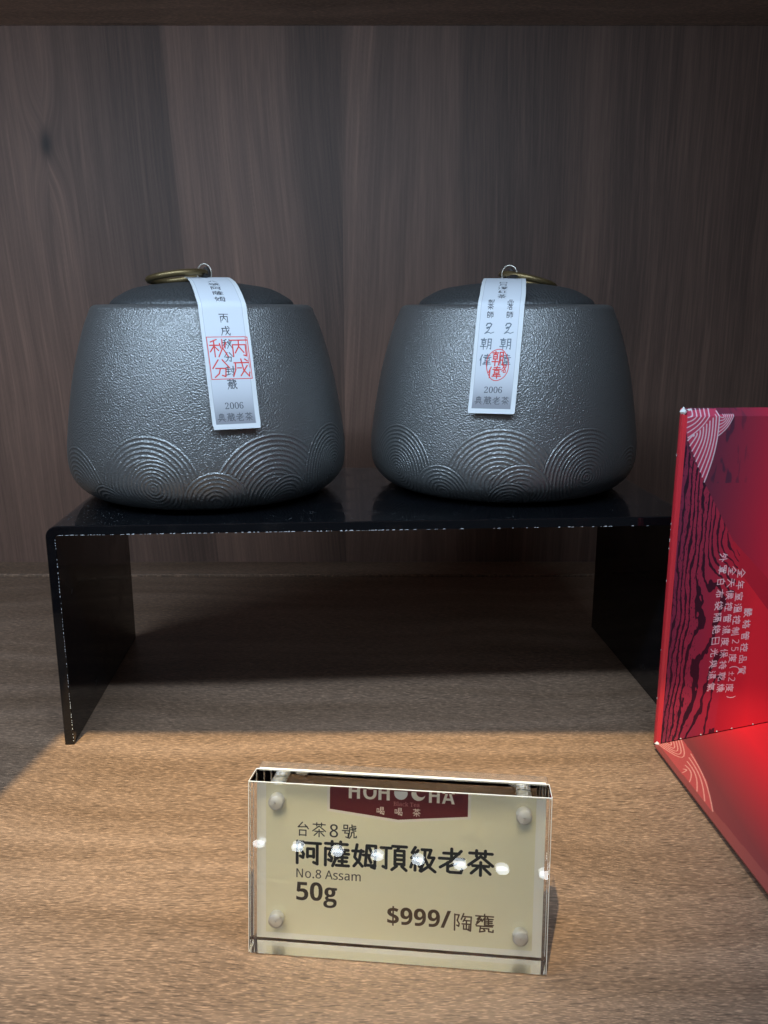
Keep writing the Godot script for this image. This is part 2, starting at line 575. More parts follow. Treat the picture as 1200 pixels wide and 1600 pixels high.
# ------------------------------------------------------------------ the jars
# relief of a jar: hammered grain and carved wave circles. Each circle: azimuth in degrees, height in mm, radius in mm, distance between lines in mm
func jar_relief(sd: int, circles: Array) -> ImageTexture:
	var w := 2048
	var h := 512
	var mm_u := TAU * 70.0 / w
	var mm_v := JAR_H * 1000.0 / h
	var grain := noise(sd, 1.0, 2)
	var soft := noise(sd + 4, 1.0)
	var d := PackedFloat32Array()
	d.resize(w * h)
	for y in h:
		var hy := (h - 0.5 - y) * mm_v
		for x in w:
			var ux := x * mm_u
			var g := grain.get_noise_2d(ux * 0.95, hy * 1.0)
			g = 0.5 + 0.5 * g
			var v := 0.42 * g + 0.10 * soft.get_noise_2d(ux * 2.2, hy * 2.2)
			if hy < 45.0:
				var best := -1
				var bd := 0.0
				for k in circles.size():
					var c: Array = circles[k]
					var dx: float = ux - (c[0] / 360.0 + 0.5) * TAU * 70.0
					if absf(dx) > c[2]:
						continue
					var dy: float = hy - c[1]
					var dd := dx * dx + dy * dy
					if dd < c[2] * c[2]:
						best = k
						bd = sqrt(dd)
				if best >= 0:
					var c: Array = circles[best]
					var ph: float = fposmod((c[2] - bd) / c[3], 1.0)
					var ridge := exp(-pow((ph - 0.5) / 0.25, 2.0))
					v = v * 0.95 + 0.36 * ridge * (1.0 if bd > 1.0 else 0.4)
					v -= 0.12 * exp(-pow((c[2] - bd) / 0.35, 2.0))
			d[y * w + x] = v
	var img := Image.create_from_data(w, h, false, Image.FORMAT_RF, d.to_byte_array())
	return ImageTexture.create_from_image(img)


func jar_material(relief: ImageTexture) -> StandardMaterial3D:
	var m := plain(lin(0.205, 0.21, 0.208), 0.35, 0.64)
	m.metallic_specular = 0.55
	m.heightmap_enabled = true
	m.heightmap_texture = relief
	m.heightmap_scale = 0.080
	return m


func body_profile() -> Array:
	var key := [Vector2(0.0505, 0.0006), Vector2(0.0560, 0.0011), Vector2(0.0625, 0.0035), Vector2(0.0675, 0.0080), Vector2(0.0702, 0.0130), Vector2(0.0712, 0.0190), Vector2(0.0711, 0.0260), Vector2(0.0702, 0.0340), Vector2(0.0686, 0.0450), Vector2(0.0661, 0.0590), Vector2(0.0629, 0.0720), Vector2(0.0592, 0.0840), Vector2(0.0567, 0.0902), Vector2(0.0558, 0.0924)]
	var p := smooth_profile(key, 5)
	var out := [Vector2(0.0004, 0.0004), Vector2(0.049, 0.0004), Vector2(0.0500, 0.0005)]
	out.append_array(p)
	# rounded lip, flat rim and the seat of the lid
	for k in range(1, 7):
		var a := PI / 2 * k / 6.0
		out.append(Vector2(0.0558 - 0.0030 * (1.0 - cos(a)) - 0.0010 * k / 6.0, 0.0924 + 0.0031 * sin(a)))
	out.append(Vector2(0.0500, 0.0956))
	out.append(Vector2(0.0478, 0.0955))
	out.append(Vector2(0.0470, 0.0948))
	out.append(Vector2(0.0468, 0.0900))
	out.append(Vector2(0.0004, 0.0896))
	return out


func lid_profile() -> Array:
	var key := [Vector2(0.0458, 0.0945), Vector2(0.0458, 0.0957), Vector2(0.0449, 0.0973), Vector2(0.0422, 0.0993), Vector2(0.0345, 0.1032), Vector2(0.0240, 0.1053), Vector2(0.0130, 0.1065), Vector2(0.0004, 0.1069)]
	var out := [Vector2(0.0004, 0.0920), Vector2(0.0455, 0.0922)]
	out.append_array(smooth_profile(key, 4))
	return out


func build_jars() -> void:
	# azimuth, height, radius, line spacing
	var left_waves := [[-80, 16, 19, 1.9], [-24, 14, 24.5, 2.1], [24, 8, 30, 2.2], [56, 17, 22, 1.9], [-63, 6, 24, 2.1], [92, 12, 20, 2.0], [130, 14, 24, 2.1], [170, 10, 26, 2.1], [-120, 14, 24, 2.1], [-150, 8, 26, 2.1], [-21.8, 14, 14, 1.75], [1, 7, 15, 2.0], [30, 6, 12, 1.9], [31, 0, 11, 1.9], [-45, 2, 12, 1.9], [58, 17, 13, 1.6]]
	var right_waves := [[-85, 12, 20, 2.0], [-46.4, 15, 23, 1.9], [0, 12, 27.5, 2.1], [64, 10, 17, 2.0], [35.6, 15, 24, 1.95], [92, 14, 22, 2.0], [135, 12, 26, 2.1], [175, 10, 26, 2.1], [-130, 12, 26, 2.1], [-24, 6, 15, 1.9], [8, 8, 15, 2.0], [4, 2, 12, 1.8], [66, 9, 9, 1.7], [-46.4, 15, 11.5, 1.55], [35.6, 15, 14.5, 1.75]]
	var body := lathe(body_profile(), 256, JAR_H)
	var lid := lathe(lid_profile(), 160, JAR_H)
	var grain_noise := NoiseTexture2D.new()
	grain_noise.width = 512
	grain_noise.height = 512
	grain_noise.seamless = true
	grain_noise.noise = noise(77, 0.05, 2)
	var shaded_lid_mat := plain(lin(0.085, 0.09, 0.092), 0.5, 0.6)  # darker than the body: shade on the lid put into its colour
	shaded_lid_mat.uv1_triplanar = true
	shaded_lid_mat.uv1_scale = Vector3(20, 20, 20)
	shaded_lid_mat.heightmap_enabled = true
	shaded_lid_mat.heightmap_texture = grain_noise
	shaded_lid_mat.heightmap_scale = 0.05
	var brass := plain(lin(0.22, 0.16, 0.075), 0.42, 0.8)
	var dark_brass := plain(lin(0.62, 0.58, 0.50), 0.35, 0.8)
	var cord := plain(lin(0.018, 0.014, 0.012), 0.7)
	for k in 2:
		var at := Vector3(-0.0920, RISER_H + 0.0005, -0.447) if k == 0 else Vector3(0.0642, RISER_H + 0.0005, -0.463)
		var root := thing("tea_jar", "dark grey iron-look tea jar whose tag bears a square red seal" if k == 0 else "dark grey iron-look tea jar whose tag bears an oval red seal", "jar", at, 0.0, "tea jars on the riser")
		var bd := obj("body", body, jar_material(jar_relief(40 + k * 9, left_waves if k == 0 else right_waves)), root)
		bd.rotation.y = 0.205 if k == 0 else -0.14
		var li := obj("lid", lid, shaded_lid_mat, root)
		# wire eyelet on the lid and the brass ring through it
		var sx := -1.0 if k == 0 else 1.0
		var ey := Vector3(0.0016 if k == 0 else 0.0012, 0.1108, 0.002)
		var pts := []
		for i in 28:
			var a := TAU * i / 28.0
			pts.append(ey + Vector3(cos(a) * 0.0038, sin(a) * 0.0047, cos(a) * 0.0012))
		obj("eyelet", tube(pts, [0.00032], 8, true), dark_brass, li)
		obj("cord", tube([ey + Vector3(0.0008, -0.0046, 0.0012), ey + Vector3(0.0008, -0.002, 0.0008), ey + Vector3(0.0012, 0.001, -0.0006), ey + Vector3(0.0006, 0.003, -0.0012)], [0.0022, 0.0024, 0.0022, 0.0010], 10), cord, li)
		obj("knot", tube([ey + Vector3(0.0004, -0.0030, 0.0022), ey + Vector3(0.0008, -0.0020, 0.0034), ey + Vector3(0.0018, -0.0012, 0.0062), ey + Vector3(0.0030, -0.0011, 0.0092)], [0.0020, 0.0019, 0.0012, 0.0003], 10), cord, li)
		pts = []
		var rr := 0.0142
		var tilt := 0.13 if k == 0 else 0.21
		var yaw := 0.10 if k == 0 else 0.62
		var ux := Vector3(cos(tilt) * cos(yaw), -sin(tilt), -sin(yaw) * cos(tilt)) if k == 1 else Vector3(-cos(tilt) * cos(yaw), -sin(tilt), sin(yaw))
		ux = ux.normalized()
		var uz := Vector3(-0.05, 0.05, 1.0)
		uz = (uz - ux * uz.dot(ux)).normalized()
		var cr := ey + Vector3(0, 0.0002, 0) + ux * (rr - 0.0006)
		for i in 64:
			var a := TAU * i / 64.0
			pts.append(cr + ux * cos(a) * rr + uz * sin(a) * rr)
		obj("ring", tube(pts, [0.0016], 14, true), brass, li)
		build_tag(k, root)


func profile_radius(hh: float) -> float:
	var p := body_profile()
	for i in range(3, p.size() - 1):
		if p[i + 1].y >= hh:
			return lerpf(p[i].x, p[i + 1].x, clampf((hh - p[i].y) / maxf(p[i + 1].y - p[i].y, 1e-7), 0, 1))
	return 0.055


func build_tag(k: int, root: Node3D) -> void:
	var half := 0.0108
	# path in the plane of one azimuth: distance from the axis, height
	var path := [Vector2(-0.003, 0.1090), Vector2(0.006, 0.1086), Vector2(0.016, 0.1075), Vector2(0.026, 0.1060), Vector2(0.036, 0.1037), Vector2(0.046, 0.1003), Vector2(0.0530, 0.0972), Vector2(0.0553, 0.0958), Vector2(0.0567, 0.0938)]
	var low := 0.0412 if k == 0 else 0.0464
	var hh := 0.0915
	while hh > low:
		path.append(Vector2(profile_radius(hh) + 0.0008 + 0.0005 * (0.0915 - hh) / 0.05 + 0.0016 * pow(clampf((low + 0.016 - hh) / 0.016, 0.0, 1.0), 2.0), hh))
		hh -= 0.004
	path.append(Vector2(profile_radius(low) + 0.0030, low))
	var total := 0.0
	for i in path.size() - 1:
		total += (path[i + 1] - path[i]).length()
	var phi0 := 0.325 if k == 0 else -0.16
	var phi1 := 0.375 if k == 0 else -0.21
	var shift0 := 0.0022 if k == 0 else -0.0008
	var st := SurfaceTool.new()
	st.begin(Mesh.PRIMITIVE_TRIANGLES)
	var rows := []
	var s := 0.0
	for i in path.size():
		if i > 0:
			s += (path[i] - path[i - 1]).length()
		var f := s / total
		var ph := lerpf(phi0, phi1, clampf((f - 0.45) / 0.55, 0, 1))
		var rad := Vector3(sin(ph), 0, cos(ph))
		var tan3 := Vector3(cos(ph), 0, -sin(ph))
		var c: Vector3 = rad * path[i].x + Vector3(0, path[i].y, 0) + tan3 * shift0 * (1.0 - f)
		var a: Vector2 = path[maxi(i - 1, 0)]
		var b: Vector2 = path[mini(i + 1, path.size() - 1)]
		var t2 := (b - a).normalized()
		var nrm: Vector3 = rad * -t2.y + Vector3(0, t2.x, 0)
		var hw := half
		if i == path.size() - 1:
			hw = half - 0.0004
		rows.append([c, tan3 * hw, nrm.normalized(), f])
	var th := 0.00022
	for side in 2:
		for i in rows.size() - 1:
			for q in ([[i, -1], [i + 1, -1], [i, 1], [i, 1], [i + 1, -1], [i + 1, 1]] if side == 1 else [[i, -1], [i, 1], [i + 1, -1], [i, 1], [i + 1, 1], [i + 1, -1]]):
				var r: Array = rows[q[0]]
				st.set_normal(r[2] * (1.0 if side == 0 else -1.0))
				st.set_uv(Vector2(0.5 + 0.5 * q[1], r[3]) if side == 0 else Vector2(0.02, 0.995))
				st.add_vertex(r[0] + r[1] * q[1] + r[2] * (th if side == 0 else 0.0))
	for sd in [-1.0, 1.0]:
		for i in rows.size() - 1:
			var r0: Array = rows[i]
			var r1: Array = rows[i + 1]
			var p := [r0[0] + r0[1] * sd, r1[0] + r1[1] * sd, r1[0] + r1[1] * sd + r1[2] * th, r0[0] + r0[1] * sd + r0[2] * th]
			var nn: Vector3 = r0[1].normalized() * sd
			var idx := [0, 1, 2, 0, 2, 3]
			if ((p[2] - p[0]).cross(p[1] - p[0])).dot(nn) < 0.0:
				idx = [0, 2, 1, 0, 3, 2]
			for q in idx:
				st.set_normal(nn)
				st.set_uv(Vector2(0.02, 0.995))
				st.add_vertex(p[q])
	var m := plain(Color.WHITE, 0.75)
	m.albedo_texture = ImageTexture.create_from_image(tag_image(k, total * 1000.0))
	m.texture_repeat = false
	obj("paper_tag", st.commit(), m, root)


func tag_image(k: int, length: float) -> Image:
	var ppm := 11.5
	var w := int(22.2 * ppm)
	var h := int(length * ppm)
	var img := Image.create(w, h, false, Image.FORMAT_RGB8)
	img.fill(Color8(216, 220, 222))
	# inner panel, printed from white to grey towards the foot
	var inner_l := 1.7
	var inner_r := 20.0
	var foot := 2.4
	for y in h:
		var mm := (h - y) / ppm
		if mm > foot and mm < length - 2.0:
			var g := clampf((24.0 - mm) / 20.0, 0.0, 1.0)
			img.fill_rect(Rect2i(int(inner_l * ppm), y, int((inner_r - inner_l) * ppm), 1), Color8(210, 215, 221).lerp(Color8(138, 140, 146), g * g))
	var ink := Color8(62, 66, 72)
	var put := func(ch: String, x: float, up: float, size: float, wt: float, c: Color) -> void:
		glyph(img, ch, Vector2(x - size / 2, length - up - size / 2) * ppm, Vector2(size / 100.0 * ppm, 0), Vector2(0, size / 100.0 * ppm), wt * size * ppm, c, true)
	for sx in [inner_l, inner_r]:
		stroke(img, Vector2(sx, 2.0) * ppm, Vector2(sx, length - foot) * ppm, 0.9, 0.9, Color8(110, 116, 124))
	stroke(img, Vector2(inner_l, length - foot) * ppm, Vector2(inner_r, length - foot) * ppm, 0.9, 0.9, Color8(110, 116, 124))
	var mid := 10.9
	var ups := [5.4, 10.7] if k == 0 else [6.2, 11.3]
	var word := "典藏老茶"
	for i in 4:
		put.call(word[i], mid - 6.3 + i * 4.2, ups[0], 3.7, 0.085, Color8(84, 87, 92))
	latin(img, "2006", "Droid Serif", Vector2(mid - 4.1, length - ups[1] + 1.55) * ppm, 8.4 * ppm, Vector2(1, 0), ink)
	var red := Color8(214, 62, 58)
	if k == 0:
		var rest := "丙戌秋分封藏"
		var at := [50.4, 44.4, 38.4, 32.4, 26.2, 20.2]
		for i in 6:
			put.call(rest[i], mid + 0.2, at[i], 4.4, 0.085, ink)
		var top := "八號阿薩姆"
		for i in 5:
			put.call(top[i], mid, 89.0 - i * 6.9, 5.0, 0.095, ink)
		var x0 := 2.0
		var x1 := 20.6
		var y0 := length - 41.6
		var y1 := length - 22.6
		stroke_line(img, [Vector2(x0, y0), Vector2(x1 - 1.6, y0), Vector2(x1, y0 + 0.2), Vector2(x1 + 0.2, y1), Vector2(x0 + 0.2, y1), Vector2(x0, y0)], ppm, 0.34, red)
		stroke_line(img, [Vector2(x1 - 0.9, y0 + 0.4), Vector2(x1 - 0.4, y1 - 5.0)], ppm, 0.2, red)
		var q := [["秋", x0 + 0.7, y0 + 0.8], ["丙", x0 + 10.2, y0 + 0.8], ["分", x0 + 0.9, y0 + 10.0], ["戌", x0 + 10.0, y0 + 9.8]]
		for e in q:
			glyph(img, e[0], Vector2(e[1], e[2]) * ppm, Vector2(0.083 * ppm, 0), Vector2(0, 0.084 * ppm), 0.55 * ppm, red, false)
	else:
		for sx in [-4.6, 4.6]:
			put.call("製" if sx < 0 else "品", mid + sx, 54.2, 3.0, 0.09, ink)
			put.call("茶" if sx < 0 else "茗", mid + sx, 50.6, 3.2, 0.09, ink)
			put.call("師", mid + sx, 46.6, 3.2, 0.09, ink)
			put.call("乙", mid + sx, 40.0, 5.4, 0.09, Color8(96, 108, 118))
			put.call("朝", mid + sx - 0.6, 32.6, 5.4, 0.085, Color8(96, 108, 118))
			put.call("偉", mid + sx - 0.4, 25.0, 5.6, 0.085, Color8(96, 108, 118))
		var top := "日月潭紅茶"
		for i in 5:
			put.call(top[i], mid, 83.0 - i * 5.9, 4.4, 0.095, ink)
		var c := Vector2(mid + 1.0, length - 22.8)
		var ring := []
		for i in 41:
			var a := TAU * i / 40.0
			ring.append(c + Vector2(cos(a) * 5.2 + 0.25 * sin(a * 3.0), sin(a) * 7.3))
		stroke_line(img, ring, ppm, 0.36, red)
		glyph(img, "朝", (c + Vector2(-2.8, -6.4)) * ppm, Vector2(0.056 * ppm, 0), Vector2(0, 0.068 * ppm), 0.55 * ppm, red, false)
		glyph(img, "偉", (c + Vector2(-4.2, 0.6)) * ppm, Vector2(0.062 * ppm, 0), Vector2(0, 0.056 * ppm), 0.5 * ppm, red, false)
		glyph(img, "茗", (c + Vector2(2.0, -0.4)) * ppm, Vector2(0.026 * ppm, 0), Vector2(0, 0.040 * ppm), 0.36 * ppm, red, false)
	return img


# ------------------------------------------------------------------ the price sign
func build_sign() -> void:
	var a := Vector3(-0.0430, 0.0, -0.2312)
	var b := Vector3(0.0498, 0.0, -0.2216)
	var turn := -atan2(b.z - a.z, b.x - a.x)
	var wd := (b - a).length()
	var root := thing("price_sign", "clear acrylic price sign with printed beige tea card and corner magnets", "sign", (a + b) * 0.5 + Vector3(0, 0.0003, 0), turn)
	var glass := StandardMaterial3D.new()
	glass.albedo_color = Color(1, 1, 1, 0.0)
	glass.transparency = BaseMaterial3D.TRANSPARENCY_ALPHA
	glass.roughness = 0.0
	glass.refraction_enabled = true
	glass.refraction_scale = 0.049
	var pane := StandardMaterial3D.new()
	pane.albedo_color = Color(1, 1, 1, 0.04)
	pane.transparency = BaseMaterial3D.TRANSPARENCY_ALPHA
	pane.roughness = 0.02
	var lean := 0.135
	var hf := 0.0568
	var df := 0.0100
	var gap := 0.00044
	var db := 0.0066
	obj("front_block", slant_block(wd, hf, lean, 0.0, df, 0.0004), glass, root)
	obj("back_block", slant_block(wd, hf, lean, df + gap, df + gap + db, 0.0004), pane, root)
	var glint_white := plain(lin(0.86, 0.88, 0.90), 0.65)  # white strips added for the light that the block edges catch
	glint_white.backlight_enabled = true
	glint_white.backlight = Color(0.7, 0.7, 0.7)
	var fx := wd / 2.0
	var ptx := func(x: float, up: float, d: float) -> Vector3: return Vector3(x, up * cos(lean), -d / cos(lean) - up * sin(lean))
	var u0 := hf + 0.00012
	var uf := func(d: float) -> float: return hf - d * tan(lean) + 0.00012
	var runs := [[ptx.call(-fx, u0, 0.0), ptx.call(fx, u0, 0.0)], [ptx.call(-fx, uf.call(df), df), ptx.call(fx, uf.call(df), df)], 
		[ptx.call(-fx, 0.0006, 0.0), ptx.call(-fx, u0, 0.0)], [ptx.call(fx, 0.0006, 0.0), ptx.call(fx, u0, 0.0)], [ptx.call(-fx, u0, 0.0), ptx.call(-fx, uf.call(df), df)], [ptx.call(fx, u0, 0.0), ptx.call(fx, uf.call(df), df)], [ptx.call(-fx, 0.0012, df), ptx.call(-fx, uf.call(df), df)], [ptx.call(fx, 0.0012, df), ptx.call(fx, uf.call(df), df)]]
	for e in runs:
		obj("edge_glint_strip", tube([e[0], (e[0] + e[1]) * 0.5, e[1]], [0.00017 if absf(e[0].x - e[1].x) > 0.01 else 0.00011], 6), glint_white, root)
	# printed card in the gap
	var cw := 0.0912
	var ch := 0.0553
	var z0 := -df - 0.00007
	var st := begin()
	var sp := func(x: float, up: float, z: float) -> Vector3: return Vector3(x, up * cos(lean), z / cos(lean) - up * sin(lean))
	var y0 := 0.0006
	var f := [sp.call(-cw / 2, y0, z0), sp.call(cw / 2, y0, z0), sp.call(cw / 2, y0 + ch, z0), sp.call(-cw / 2, y0 + ch, z0)]
	face(st, f, Vector3(0, 0, 1), [Vector2(0, 1), Vector2(1, 1), Vector2(1, 0), Vector2(0, 0)])
	var g := []
	for p in f:
		g.append(p + Vector3(0, 0, -0.00028))
	face(st, g, Vector3(0, 0, -1), [Vector2(0.003, 0.99), Vector2(0.004, 0.99), Vector2(0.004, 0.98), Vector2(0.003, 0.98)])
	for i in 4:
		var j := (i + 1) % 4
		var mid: Vector3 = (f[i] + f[j]) * 0.5 - (f[0] + f[2]) * 0.5
		face(st, [f[i], f[j], g[j], g[i]], mid, [Vector2(0.003, 0.99), Vector2(0.004, 0.99), Vector2(0.004, 0.98), Vector2(0.003, 0.98)])
	var cm := plain(Color.WHITE, 0.6)
	cm.albedo_texture = ImageTexture.create_from_image(card_image())
	cm.texture_repeat = false
	obj("printed_card", done(st), cm, root)
	# magnets in the four corners
	var mag := plain(lin(0.82, 0.83, 0.84), 0.35, 0.55)
	var prof := [Vector2(0.0002, 0.0), Vector2(0.0024, 0.0), Vector2(0.0024, 0.0040), Vector2(0.0020, 0.0045), Vector2(0.0002, 0.0047)]
	var mm := lathe(prof, 28, 0.005)
	for sx in [-1.0, 1.0]:
		for up in [0.0082, 0.0475]:
			var o := obj("magnet", mm, mag, root)
			o.position = sp.call(sx * 0.0388, up, z0 + 0.0006)
			o.rotation = Vector3(PI / 2 - lean, 0, 0)


# block leaning back by «lean», with a level foot; d0 and d1 are the depths of its front and back faces
func slant_block(w: float, hf: float, lean: float, d0: float, d1: float, c: float) -> ArrayMesh:
	var st := begin()
	# outline in (depth, height): foot level, front and back leaning, top square to the front
	var q := func(up: float, d: float) -> Vector2: return Vector2(-d / cos(lean) - up * sin(lean), up * cos(lean))
	var p0: Vector2 = q.call(0.0, d0)
	var p1: Vector2 = q.call(0.0, d1)
	var top0: float = hf - d0 * tan(lean)
	var top1: float = hf - d1 * tan(lean)
	var p2: Vector2 = q.call(top1, d1)
	var p3: Vector2 = q.call(top0, d0)
	var poly := [p0, p1, p2, p3]
	var cen := (p0 + p1 + p2 + p3) / 4.0
	# chamfer the outline
	var out := []
	for i in 4:
		var p: Vector2 = poly[i]
		var a: Vector2 = poly[(i + 3) % 4]
		var b: Vector2 = poly[(i + 1) % 4]
		out.append(p + (a - p).normalized() * c)
		out.append(p + (b - p).normalized() * c)
	var small := []
	for p in out:
		small.append(p + (cen - p).normalized() * c)
	var x := w / 2
	for i in 8:
		var j := (i + 1) % 8
		var mid: Vector2 = (out[i] + out[j]) / 2.0
		var o := Vector3(0, mid.y - cen.y, mid.x - cen.x)
		var ed: Vector2 = (out[j] - out[i]).normalized()
		var nn := Vector3(0, ed.x, -ed.y)
		if nn.dot(o) < 0:
			nn = -nn
		face(st, [Vector3(-x + c, out[i].y, out[i].x), Vector3(x - c, out[i].y, out[i].x), Vector3(x - c, out[j].y, out[j].x), Vector3(-x + c, out[j].y, out[j].x)], nn)
		for s in [-1.0, 1.0]:
			face(st, [Vector3(s * (x - c), out[i].y, out[i].x), Vector3(s * (x - c), out[j].y, out[j].x), Vector3(s * x, small[j].y, small[j].x), Vector3(s * x, small[i].y, small[i].x)], nn + Vector3(s, 0, 0))
	for s in [-1.0, 1.0]:
		var f := []
		for p in small:
			f.append(Vector3(s * x, p.y, p.x))
		face(st, f, Vector3(s, 0, 0))
	return done(st)


func card_image() -> Image:
	var ppm := 12.0
	var w := int(91.2 * ppm)
	var h := int(55.2 * ppm)
	var img := Image.create(w, h, false, Image.FORMAT_RGB8)
	img.fill(Color8(250, 251, 248))
	img.fill_rect(Rect2i(int(3.0 * ppm), int(2.0 * ppm), w - int(6.0 * ppm), h - int(4.0 * ppm)), Color8(243, 242, 220))
	var white := Color8(246, 244, 236)
	var maroon := Color8(106, 30, 38)
	var bx0 := 23.6
	var bx1 := 67.2
	var tip := (bx0 + bx1) / 2.0
	fill_poly(img, [Vector2(bx0 - 0.9, 0.8), Vector2(bx1 + 0.9, 0.8), Vector2(bx1 + 0.9, 11.5), Vector2(tip, 13.9), Vector2(bx0 - 0.9, 11.5)], ppm, white)
	fill_poly(img, [Vector2(bx0, 0.8), Vector2(bx1, 0.8), Vector2(bx1, 10.7), Vector2(tip, 13.0), Vector2(bx0, 10.7)], ppm, maroon)
	# HOH(O)(C)HA: the fourth letter is a filled disc, the fifth a crescent
	var base := 6.9
	var lt := "HOH"
	for i in 3:
		latin(img, lt[i], "Droid Sans", Vector2(bx0 + 6.0 + [0.0, 4.6, 9.4][i], base) * ppm, [3.6, 4.3, 3.6][i] * ppm, Vector2(1, 0), white, true)
	disc(img, Vector2(tip + 0.7, base - 2.6) * ppm, 2.15 * ppm, Color8(232, 236, 240))
	disc(img, Vector2(tip + 6.2, base - 2.6) * ppm, 2.2 * ppm, white)
	disc(img, Vector2(tip + 7.1, base - 3.2) * ppm, 1.55 * ppm, maroon)
	latin(img, "H", "Droid Sans", Vector2(tip + 9.5, base) * ppm, 3.4 * ppm, Vector2(1, 0), white, true)
	latin(img, "A", "Droid Sans", Vector2(tip + 13.6, base) * ppm, 4.0 * ppm, Vector2(1, 0), white, true)
	latin(img, "Black Tea", "Droid Serif", Vector2(tip - 1.6, 8.5) * ppm, 8.2 * ppm, Vector2(1, 0), Color8(196, 140, 140))
	var sm := "喝喝茶"
	for i in 3:
		glyph(img, sm[i], Vector2(tip - 6.9 + i * 5.7, 9.1) * ppm, Vector2(0.025 * ppm, 0), Vector2(0, 0.025 * ppm), 0.22 * ppm, white, false)
	var ink := Color8(46, 50, 54)
	var row := "台茶8號"
	var xs := [12.6, 17.9, 23.6, 27.6]
	for i in 4:
		if row[i] == "8":
			latin(img, "8", "Droid Sans", Vector2(23.6, 20.1) * ppm, 2.7 * ppm, Vector2(1, 0), ink)
		else:
			glyph(img, row[i], Vector2(xs[i], 15.5) * ppm, Vector2(0.046 * ppm, 0), Vector2(0, 0.047 * ppm), 0.34 * ppm, ink, false)
	var big := "阿薩姆頂級老茶"
	for i in 7:
		glyph(img, big[i], Vector2(12.5 + i * 9.15, 21.3) * ppm, Vector2(0.083 * ppm, 0), Vector2(0, 0.083 * ppm), 0.95 * ppm, Color8(34, 38, 44), false)
	latin(img, "No.8 Assam", "Droid Sans", Vector2(12.9, 34.1) * ppm, 20.8 * ppm, Vector2(1, 0), Color8(60, 62, 64))
	latin(img, "50g", "Droid Sans", Vector2(12.9, 41.6) * ppm, 13.2 * ppm, Vector2(1, 0), Color8(40, 40, 42), true)
	latin(img, "$999/", "Droid Sans", Vector2(42.4, 47.6) * ppm, 20.2 * ppm, Vector2(1, 0), Color8(70, 52, 42), true)
	var tail := "陶甕"
	for i in 2:
		glyph(img, tail[i], Vector2(63.4 + i * 6.8, 42.2) * ppm, Vector2(0.060 * ppm, 0), Vector2(0, 0.061 * ppm), 0.44 * ppm, Color8(70, 52, 42), false)
	return img


